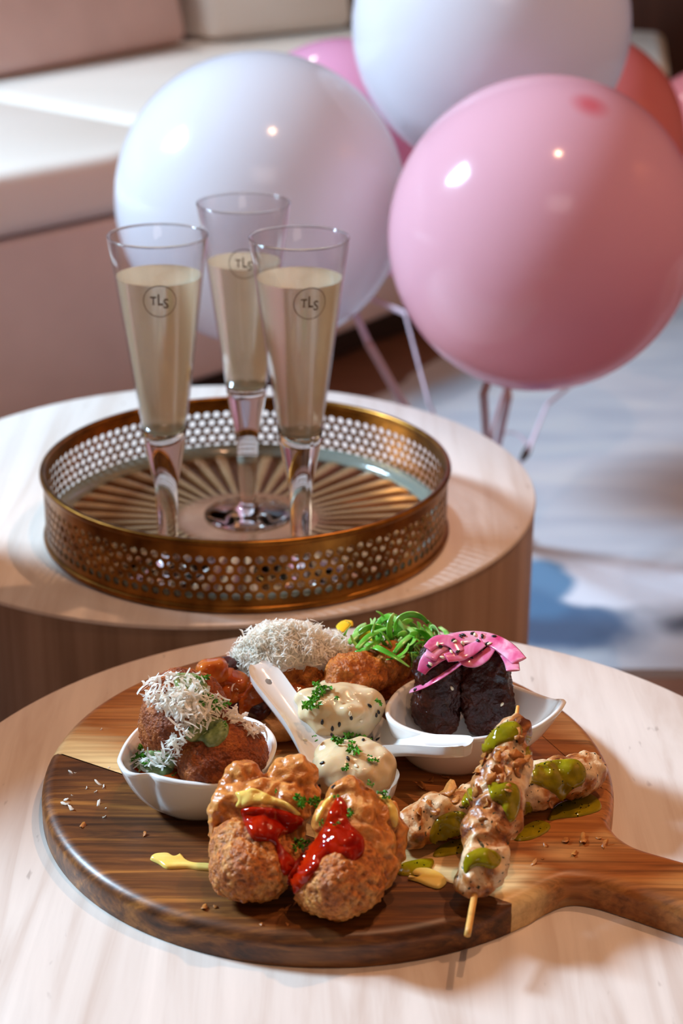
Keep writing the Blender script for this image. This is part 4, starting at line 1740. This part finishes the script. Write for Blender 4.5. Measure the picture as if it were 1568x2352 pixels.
tag(m2_, 'pale mustard streak on the left edge of the right fried wonton', 'sauce')
m3_ = drape('mustard_sauce', [(868, 1829), (889, 1852), (899, 1896), (911, 1899), (914, 1866), (894, 1832)], T_w2, .0016, mustard_m, step=3, soft=8, jump=.03)
if m3_: tag(m3_, 'yellow mustard drip on the right side of the right fried wonton', 'sauce')

# ------------------------------------------------------------------ chicken skewers
def skewer(label, A, B, rad, seed, tip0, tip1, n):
    A, B = np.array(A), np.array(B)
    t = empty('chicken_skewer', A, label, 'food')
    parts = []
    ax = (B - A) / np.linalg.norm(B - A)
    for k in range(n):
        u = k / (n - 1)
        r = float(np.interp(u, np.linspace(0, 1, len(rad)), rad)) * (1 + .06 * math.sin(k * 2.1 + seed))
        q = A + (B - A) * u + np.array([math.sin(k * 1.7 + seed) * .0018, 0, math.cos(k * 2.3 + seed) * .0012])
        parts.append(ell(q, (r, r * .95, r * .9), ax + np.array([.3 * math.sin(k), .2, .3 * math.cos(k * 1.3)])))
    v, f = fuse(parts, .0013, 1)
    v = displace(v, f, [('n', 70, .0026), ('r', 100, .0020), ('n', 260, .0010)], seed)
    v = rest(v, ZB + .0003)
    mt = mesh('chicken_meat', v, f, chicken_m, t)
    v, f = tube([tip0, A, (A + B) / 2, B, tip1], [.0017, .0017, .0017, .0016, .0009], 10, 30)
    mesh('stick', v, f, stick_m, t)
    return t, mt


k2, k2m = skewer('lower chicken skewer lying left to right under the crossing skewer', P(938, 1900, .4520), P(1352, 1768, .4530), [.0105, .0125, .0130, .0138, .0140, .0105], 2.0, P(925, 1905, .4520), P(1362, 1764, .4530), 13)
k1, k1m = skewer('upper chicken skewer pointing at the viewer with its stick over the board edge', P(1096, 2025, .4530), P(1178, 1684, .4960), [.0110, .0125, .0128, .0150, .0145, .0125, .0110], 5.0, P(1073, 2148, .4450), P(1189, 1622, .5040), 13)
T_k = bvh(k1m, k2m)
T_k1, T_k2 = bvh(k1m), bvh(k2m)
for lab, poly, tr, th in [
    ('green dressing coating the right half of the lower skewer', [(1205, 1772), (1240, 1752), (1290, 1744), (1328, 1746), (1346, 1770), (1340, 1800), (1312, 1816), (1290, 1840), (1270, 1822), (1230, 1802), (1206, 1800)], T_k, .0020),
    ('green dressing on the upper tip of the upper skewer', [(1096, 1732), (1118, 1694), (1148, 1664), (1182, 1656), (1200, 1676), (1192, 1698), (1160, 1706), (1140, 1716), (1120, 1732)], T_k1, .0018),
    ('green dressing drip on the right side of the upper skewer', [(1205, 1690), (1219, 1690), (1226, 1715), (1218, 1742), (1206, 1735), (1208, 1712)], T_k1, .0014),
    ('green dressing drop on the left side of the upper skewer', [(1068, 1818), (1082, 1808), (1086, 1830), (1074, 1856), (1058, 1846)], T_k, .0018),
    ('green dressing over the middle of the upper skewer', [(1120, 1800), (1150, 1795), (1185, 1800), (1196, 1830), (1190, 1870), (1170, 1890), (1150, 1850), (1128, 1835)], T_k1, .0014),
    ('green dressing band near the lower end of the upper skewer', [(1072, 1962), (1104, 1946), (1140, 1956), (1151, 1978), (1132, 1996), (1092, 1990), (1070, 2008), (1062, 1990)], T_k1, .0020),
    ('green dressing on the left half of the lower skewer', [(1000, 1882), (1040, 1862), (1074, 1872), (1070, 1912), (1030, 1926), (1000, 1942), (984, 1922)], T_k, .0018),
    ('green dressing running down beside the crossing of the skewers', [(1200, 1850), (1215, 1840), (1224, 1860), (1222, 1890), (1208, 1905), (1198, 1880)], T_k, .0014),
]:
    o = drape('green_dressing', poly, tr, th, green_m, step=3.5, soft=9, bumpy=.4, jump=.03)
    if o: tag(o, lab, 'sauce')
for lab, poly in [
    ('largest green dressing pool on the board, right of the skewers', [(1258, 1884), (1275, 1852), (1310, 1836), (1350, 1824), (1377, 1842), (1376, 1862), (1332, 1876), (1290, 1880)]),
    ('small green dressing pool on the board right of the upper skewer', [(1180, 1930), (1195, 1906), (1230, 1886), (1262, 1894), (1255, 1912), (1215, 1930)]),
    ('green dressing pool on the board left of the upper skewer', [(995, 1968), (1005, 1948), (1040, 1930), (1075, 1925), (1070, 1955), (1030, 1966)]),
    ('green dressing pool on the board next to the yellow mustard swirl', [(912, 2000), (930, 1982), (992, 1974), (988, 1998), (950, 2012), (915, 2010)])]:
    puddle('green_dressing_pool', poly, ZB, .0012, green_m, lab, 'sauce')
puddle('mustard_drop', [(935, 2019), (955, 2018), (962, 2013), (946, 2008), (956, 1998), (986, 1998), (1016, 2012), (1025, 2028), (1008, 2042), (984, 2037), (960, 2027)], ZB + .0004, .0018, mustard_m, 'yellow mustard swirl on the board right of the fried wontons', 'sauce')
puddle('mustard_drop', [(345, 1975), (356, 1965), (385, 1963), (400, 1970), (415, 1965), (428, 1978), (446, 1985), (480, 1987), (492, 1993), (488, 2001), (460, 2000), (430, 1996), (400, 1997), (380, 1996), (365, 1986)], ZB, .0020, mustard_m, 'pale mustard streak on the board left of the fried wontons', 'sauce')

# ------------------------------------------------------------------ grated cheese shreds
def shred(p, d, L, w, lift, curl):
    """a thin curled strip lying near p along direction d"""
    d = d / np.linalg.norm(d)
    s = np.cross(d, [0, 0, 1.0])
    s /= np.linalg.norm(s) + 1e-9
    up = np.cross(s, d)
    vs, fs = [], []
    k = 5
    for i in range(k):
        t = (i / (k - 1) - .5)
        c = p + d * L * t + up * (lift + curl * (0.25 - t * t) * L) + s * curl * L * t * t * 1.5
        ww = w * (1 - 1.4 * abs(t) ** 2)
        tw = curl * 2.5 * t
        sd = s * math.cos(tw) + up * math.sin(tw)
        vs += [c - sd * ww, c + sd * ww]
    for i in range(k - 1):
        fs.append([2 * i, 2 * i + 1, 2 * i + 3, 2 * i + 2])
    return np.array(vs), fs


def shreds(name, label, polys, tree, n, thick, L, w=.0009, parent=None):
    parts = []
    boxes = [np.array(p) for p in polys]
    areas = np.array([(b.max(0) - b.min(0)).prod() for b in boxes])
    for k in range(n):
        i = rng.choice(len(polys), p=areas / areas.sum())
        b = boxes[i]
        for _ in range(30):
            q = b.min(0) + rng.random(2) * (b.max(0) - b.min(0))
            if pip(q[0], q[1], polys[i]): break
        h = hit(tree, q[0], q[1])
        if h is None: continue
        d = rng.normal(size=3)
        d -= h[1] * (d @ h[1]) * 0.93
        p = h[0] + h[1] * (rng.random() ** 1.3 * thick + .0004) 
        parts.append(shred(p, d, L * rng.uniform(.5, 1.3), w * rng.uniform(.6, 1.4), 0, rng.uniform(-.7, .7)))
    v, f = join(parts)
    o = mesh(name, v, f, cheese_m, parent, smooth=True, reg=False)
    o['kind'] = 'stuff'
    if parent is None: tag(o, label, 'cheese')
    return o


T_ar2 = bvh(a1, a2, ts, p1_, p2_, p3_)
shreds('grated_cheese', 'white grated cheese scattered over the crumbed rice balls in the left dish',
       [[(330, 1600), (352, 1562), (400, 1553), (440, 1556), (470, 1585), (500, 1600), (512, 1640), (485, 1652), (450, 1680), (418, 1690), (400, 1650), (370, 1625), (345, 1612)],
        [(505, 1630), (540, 1640), (575, 1655), (604, 1690), (596, 1704), (560, 1680), (520, 1655)],
        [(300, 1758), (330, 1735), (370, 1718), (400, 1688), (424, 1694), (412, 1730), (380, 1760), (330, 1768)],
        [(345, 1605), (420, 1590), (480, 1620), (480, 1650), (420, 1660), (390, 1630)]], T_ar2, 620, .006, .0075, .0008)
T_m = bvh(mound, relbed)
shreds('grated_cheese', 'white grated cheese strands covering the mound at the back of the board',
       [[(560, 1480), (600, 1445), (650, 1432), (720, 1436), (770, 1450), (800, 1475), (792, 1510), (740, 1520), (690, 1525), (640, 1535), (600, 1545), (560, 1550), (530, 1525), (530, 1495)],
        [(560, 1480), (600, 1440), (680, 1432), (720, 1450), (700, 1490), (640, 1510), (580, 1520)],
        [(528, 1500), (545, 1468), (585, 1450), (590, 1500), (550, 1525)], [(530, 1500), (560, 1480), (600, 1500), (580, 1560), (540, 1590), (525, 1560)]], T_m, 3000, .0042, .0070, .00045)

# ------------------------------------------------------------------ spring onion tangle, yellow petals
so = empty('spring_onion_tangle', P(912, 1480, .472), 'tangle of curled green spring onion strips on the tenders at the back of the board', 'garnish')
sc = P(915, 1472, .4860)
for k in range(115):
    a = rng.uniform(0, 2 * PI)
    rr = rng.uniform(.003, .030)
    c = sc + np.array([math.cos(a) * rr, math.sin(a) * rr * .55, rng.uniform(-.008, .010) * (1 - rr / .04)])
    R = rng.uniform(.006, .014)
    a0 = rng.uniform(0, 2 * PI)
    span = rng.uniform(1.2, 2.8)
    nrm = rng.normal(size=3); nrm /= np.linalg.norm(nrm)
    e1 = np.cross(nrm, [0, 0, 1.0]); e1 /= np.linalg.norm(e1) + 1e-9
    e2 = np.cross(nrm, e1)
    pts = [c + R * (math.cos(a0 + span * t) * e1 + math.sin(a0 + span * t) * e2) * (1 - .25 * t) + nrm * .006 * t for t in np.linspace(0, 1, 8)]
    w_ = rng.uniform(.0011, .0026)
    v, f = tube(pts, [w_ * .5, w_, w_, w_ * .3], 8, 18, flat=.10, up=nrm, twist=rng.uniform(-1, 1))
    mesh('strip', v, f, pale_scallion_m if k % 4 == 0 else scallion_m, so, reg=False)
for pts, z, w_ in [([(838, 1478), (868, 1488), (905, 1508), (940, 1532)], .488, .0028), ([(1010, 1440), (1026, 1458), (1000, 1490), (968, 1510), (962, 1540)], .480, .0020),
                   ([(820, 1490), (850, 1460), (900, 1440), (960, 1440)], .492, .0024), ([(800, 1478), (830, 1450), (870, 1440), (905, 1455)], .486, .0026), ([(905, 1500), (930, 1470), (965, 1450), (1005, 1452), (1020, 1475)], .490, .0020),
                   ([(815, 1500), (860, 1480), (880, 1440), (900, 1420)], .488, .0020)]:
    v, f = tube([P(a, b, z + .004 * math.sin(i * 1.3)) for i, (a, b) in enumerate(pts)], [w_ * .7, w_, w_ * .8, w_ * .4], 8, 28, flat=.25, up=(0, -.5, .8), twist=.6)
    mesh('strip', v, f, scallion_m, so, reg=False)
for lab, pts in [('yellow petal garnish sticking up left of the spring onions', [(784, 1452), (786, 1440), (796, 1430), (806, 1438)]), ('yellow petal garnish tucked under the spring onions', [(810, 1466), (828, 1462), (848, 1460), (862, 1468)])]:
    v, f = tube([P(a, b, .484) for a, b in pts], [.0015, .0042, .0045, .0015], 10, 16, flat=.25, up=(0, -1, .3), twist=.5)
    tag(mesh('yellow_petal', v, f, yellow_m), lab, 'garnish')

# ------------------------------------------------------------------ parsley
def leaf_mesh(c, n, size, spin):
    """one ruffled, lobed parsley leaflet"""
    n = n / np.linalg.norm(n)
    e1 = np.cross(n, [0.3, 0.9, 0.1]); e1 /= np.linalg.norm(e1)
    e2 = np.cross(n, e1)
    vs = [c + n * size * .15]
    K = 22
    for k in range(K):
        a = 2 * PI * k / K
        lob = 0.55 + 0.45 * abs(math.cos(2.5 * a)) ** 0.7
        tooth = 1.0 if k % 2 == 0 else 0.72
        r = size * lob * tooth * (0.62 if abs(a - PI) < .5 else 1)
        z = size * (0.34 * math.sin(5 * a + spin) + .12 * math.sin(11 * a))
        vs.append(c + (e1 * math.cos(a + spin) + e2 * math.sin(a + spin)) * r + n * z)
    fs = [[0, 1 + k, 1 + (k + 1) % K] for k in range(K)]
    return np.array(vs), fs


everything = [o for o in REG if o.parent is None or o in (k1m, k2m, *w1p, *w2p) or o.parent == board]
T_all = bvh(*[o for o in everything if o.type == 'MESH' and o not in (rug,) and o.get('kind') not in ('structure', 'stuff')])


def parsley(px, py, rad_px, nleaf, label):
    h = hit(T_all, px, py)
    if h is None: return
    base = h[0] + h[1] * .0006
    dep = float((base - CC) @ CF)
    R = rad_px * dep / FPX
    t = empty('parsley_sprig', base, label, 'herb')
    sv = []
    for k in range(nleaf):
        a = 2.4 * k + px
        rr = R * (0.15 + 0.62 * (k / max(1, nleaf - 1))) if nleaf > 1 else 0
        q = hit(T_all, px + math.cos(a) * rr / dep * FPX, py + math.sin(a) * rr * .8 / dep * FPX)
        cpos = base + np.array([math.cos(a) * rr, -math.sin(a) * rr * .5, -math.sin(a) * rr * .6])
        if q is not None and np.linalg.norm(q[0] - base) < R * 2.2: cpos = q[0]
        n = h[1] + rng.normal(size=3) * .45
        cpos = cpos + h[1] * (.0012 + .0022 * rng.random())
        sz = R * (0.50 if nleaf > 1 else 0.9) * rng.uniform(.85, 1.2)
        v, f = leaf_mesh(cpos, n, sz, rng.uniform(0, 6))
        mesh('leaf', v, f, parsley_m, t, smooth=False, reg=False)
        sv.append(cpos)
    if nleaf > 2:
        v, f = tube([sv[0], base + h[1] * .001, sv[-1]], .00035, 5, 8)
        mesh('stem', v, f, parsley_m, t, reg=False)


for px, py, r, n, lab in [
    (460, 1564, 18, 3, 'small parsley sprig at the top of the rear crumbed rice ball'),
    (470, 1620, 34, 7, 'large parsley sprig in the cheese over the crumbed rice balls'),
    (508, 1618, 18, 4, 'parsley sprig right of the large one on the crumbed rice balls'),
    (514, 1670, 12, 2, 'parsley bit on the green dollop of the front crumbed rice ball'),
    (322, 1742, 30, 6, 'parsley sprig at the left tip of the left dish'),
    (402, 1788, 8, 2, 'tiny parsley bit inside the front rim of the left dish'),
    (738, 1588, 26, 6, 'parsley sprig at the upper left of the rear dumpling'),
    (722, 1618, 26, 6, 'parsley sprig below the first on the rear dumpling'),
    (736, 1566, 14, 3, 'parsley tip under the orange tender at the rear dumpling'),
    (772, 1606, 8, 1, 'single parsley leaf right of the sprigs on the rear dumpling'),
    (866, 1612, 12, 3, 'parsley bit at the right edge of the rear dumpling'),
    (815, 1692, 32, 7, 'large parsley sprig on top of the front dumpling'),
    (778, 1708, 20, 4, 'parsley sprig at the left of the large one on the front dumpling'),
    (737, 1708, 13, 2, 'parsley bit on the handle side of the front spoon'),
    (808, 1725, 22, 5, 'parsley sprig below the large one on the front dumpling'),
    (850, 1748, 17, 3, 'parsley leaf at the right of the front dumpling'),
    (792, 1766, 14, 3, 'parsley leaf low on the front dumpling'),
    (838, 1805, 12, 3, 'parsley leaf on the crest of the right fried wonton'),
    (882, 1832, 18, 4, 'parsley leaf on the mustard drip of the right fried wonton'),
    (688, 1842, 26, 5, 'parsley sprig between the two fried wontons beside the mustard'),
    (726, 1848, 22, 5, 'parsley sprig in the hollow between the two fried wontons'),
    (770, 1832, 10, 2, 'parsley bit near the crest of the right fried wonton'),
    (684, 1942, 24, 5, 'parsley sprig low in the gap between the two fried wontons'),
    (804, 1870, 15, 3, 'parsley leaf on the chilli sauce of the right fried wonton'),
    (748, 1892, 12, 2, 'parsley leaf at the left of the chilli on the right fried wonton'),
    (770, 1900, 11, 2, 'parsley leaf in the middle of the chilli on the right fried wonton'),
    (640, 1822, 8, 1, 'parsley bit above the mustard on the left fried wonton'),
]:
    parsley(px, py, r, n, lab)

# ------------------------------------------------------------------ sesame seeds
sv0, sf0 = ico(2)


def seed_obj(px, py, mat, name, label, group, tree=None):
    h = hit(tree or T_all, px, py)
    if h is None: return
    n = h[1]
    a = rng.uniform(0, 2 * PI)
    e1 = np.cross(n, [math.cos(a), math.sin(a), .2]); e1 /= np.linalg.norm(e1)
    e2 = np.cross(n, e1)
    v = sv0.copy()
    taper = 1 - .45 * (v[:, 0] * .5 + .5) ** 2
    w = (v[:, :1] * .0017) * e1 + (v[:, 1:2] * taper[:, None] * .00105) * e2 + (v[:, 2:3] * taper[:, None] * .0006) * n
    o = mesh(name, w + h[0] + n * .0004, sf0, mat, reg=False)
    tag(o, label, 'seed', group)


for px, py in [(731, 1573), (740, 1658), (763, 1673), (779, 1664), (806, 1648), (762, 1687), (848, 1621), (868, 1635), (863, 1642), (854, 1697), (868, 1698)]:
    seed_obj(px, py, black_m, 'black_sesame_seed', 'black sesame seed on the rear dumpling', 'black seeds on the rear dumpling')
for px, py in [(740, 1753), (733, 1805), (765, 1808), (790, 1692), (834, 1700), (799, 1743)]:
    seed_obj(px, py, black_m, 'black_sesame_seed', 'black sesame seed on the front dumpling', 'black seeds on the front dumpling')
T_on = bvh(*onions, g1, g2)
for px, py in [(1064, 1459), (1085, 1455), (1107, 1462), (1040, 1471), (1058, 1462), (1118, 1479), (1033, 1490), (1051, 1497), (1081, 1510), (1047, 1521), (1134, 1462), (954, 1584), (985, 1530), (1098, 1472), (1010, 1484)]:
    seed_obj(px, py, black_m, 'black_sesame_seed', 'black sesame seed on the pink pickled onions', 'black seeds on the pickled onions', T_on)
for px, py in [(1005, 1480), (1044, 1474), (1090, 1458), (1036, 1498), (1015, 1510), (988, 1525), (1037, 1580), (1124, 1479), (1152, 1617), (1062, 1478)]:
    seed_obj(px, py, wsesame_m, 'white_sesame_seed', 'white sesame seed on the pickled onions and dark meat', 'white seeds on onions and meat', T_on)
for px, py in [(804, 1639), (828, 1655), (818, 1760), (700, 1700)]:
    seed_obj(px, py, wsesame_m, 'white_sesame_seed', 'white sesame seed on a steamed dumpling', 'white seeds on the dumplings')

# ------------------------------------------------------------------ fried shallot flakes and crumbs
def flake(px, py, size, label, group, mat, tree, name='shallot_flake', elong=1.5):
    h = hit(tree, px, py)
    if h is None: return
    n = h[1] + rng.normal(size=3) * .35
    n /= np.linalg.norm(n)
    a = rng.uniform(0, 6.28)
    e1 = np.cross(n, [math.cos(a), math.sin(a), .3]); e1 /= np.linalg.norm(e1)
    e2 = np.cross(n, e1)
    K = 11
    size = size * .82
    out, topv = [], []
    for k in range(K):
        t = 2 * PI * k / K
        r = size * rng.uniform(.6, 1.1)
        c = h[0] + e1 * math.cos(t) * r * elong + e2 * math.sin(t) * r + h[1] * (size * .22 + rng.uniform(-.15, .2) * size) + n * size * .55 * math.cos(t) ** 2
        out.append(c - n * size * .08)
        topv.append(c + n * size * .08)
    c0 = h[0] + h[1] * size * .22
    vs = out + topv + [c0 - n * size * .08, c0 + n * size * .12]
    fs = []
    for k in range(K):
        j = (k + 1) % K
        fs += [[k, j, K + j, K + k], [2 * K, j, k], [2 * K + 1, K + k, K + j]]
    tag(mesh(name, vs, fs, mat, smooth=True, reg=False), label, 'crumb', group)


for px, py, s in [(1178, 1738, .0042), (1190, 1756, .0040), (1117, 1730, .0036), (1140, 1742, .0036), (1096, 1776, .0032), (1187, 1686, .0036), (1195, 1698, .0028), (1126, 1790, .0036), (1098, 1815, .0036), (1150, 1790, .0030),
                  (1168, 1775, .0034), (1112, 1752, .0032), (1205, 1745, .0034), (1155, 1722, .0030), (1140, 1770, .0034), (1080, 1790, .0028), (1165, 1812, .0028), (1120, 1845, .0026), (1140, 1900, .0024), (1110, 1880, .0024), (1186, 1775, .003)]:
    flake(px, py, s, 'brown fried shallot flake on the upper chicken skewer', 'shallot flakes on the upper skewer', shallot_m, T_k1)
flake(1030, 1826, .0075, 'large pale fried flake standing on the lower skewer left of the crossing', None, shallot_m, T_k, elong=1.2)
for px, py, s in [(1000, 1865, .003), (960, 1868, .003), (985, 1850, .003), (1045, 1840, .003), (1260, 1845, .0026), (1290, 1750, .0026)]:
    flake(px, py, s, 'small brown fried flake on the lower chicken skewer', 'flakes on the lower skewer', shallot_m, T_k)
for px, py, s, e in [(968, 1812, .0042, 1.6), (990, 1795, .0026, 1.4), (1022, 1788, .0026, 1.6), (1298, 1934, .0030, 1.1), (1338, 1930, .0030, 2.4), (1252, 1943, .0016, 1.5), (1226, 1984, .0018, 2.2), (1318, 1962, .0018, 2.6), (1388, 1942, .0022, 2.2), (1374, 1926, .0016, 1.4), (1246, 1973, .001, 1.2),
                     (190, 1898, .0018, 1.8), (498, 2036, .0020, 1.2), (468, 2086, .0022, 1.4), (494, 2084, .0016, 1.2), (600, 2124, .0012, 1.2), (660, 2124, .0012, 1.2), (332, 1918, .0016, 2.0), (1150, 2010, .0022, 1.2)]:
    flake(px, py, s, 'brown fried crumb lying on the wooden board', 'brown crumbs on the board', shallot_m, BT, 'fried_crumb', e)
for px, py, s, e in [(150, 1848, .0022, 1.4), (163, 1858, .0020, 1.8), (152, 1838, .0014, 1.4), (163, 1775, .0012, 2.6), (225, 1800, .0014, 2.6), (238, 1808, .0012, 2.4), (199, 1811, .0012, 1.2), (220, 1819, .0011, 2.0), (226, 1847, .0014, 2.6), (240, 1877, .0012, 2.2), (165, 1828, .001, 1.2), (172, 1776, .0009, 1.2), (233, 1676, .0011, 1.2), (243, 1857, .0008, 1.4), (250, 1764, .0009, 1.4)]:
    flake(px, py, s, 'white cheese shaving fallen on the left of the board', 'cheese shavings on the board', cheese_m, BT, 'cheese_shaving', e)

# everyday category words for the food
WORDS = {'arancini_ball': 'rice ball', 'dumpling': 'dumpling', 'crumbed_tender': 'fried chicken', 'fried_wonton': 'wonton', 'chicken_skewer': 'skewer',
         'glazed_meat_piece': 'meat', 'pickled_onion_slice': 'onion', 'vegetable_cube': 'vegetable', 'relish_bed': 'relish'}
for o in bpy.data.objects:
    if o.get('category') == 'food':
        o['category'] = WORDS.get(o.name.split('.')[0], 'food')
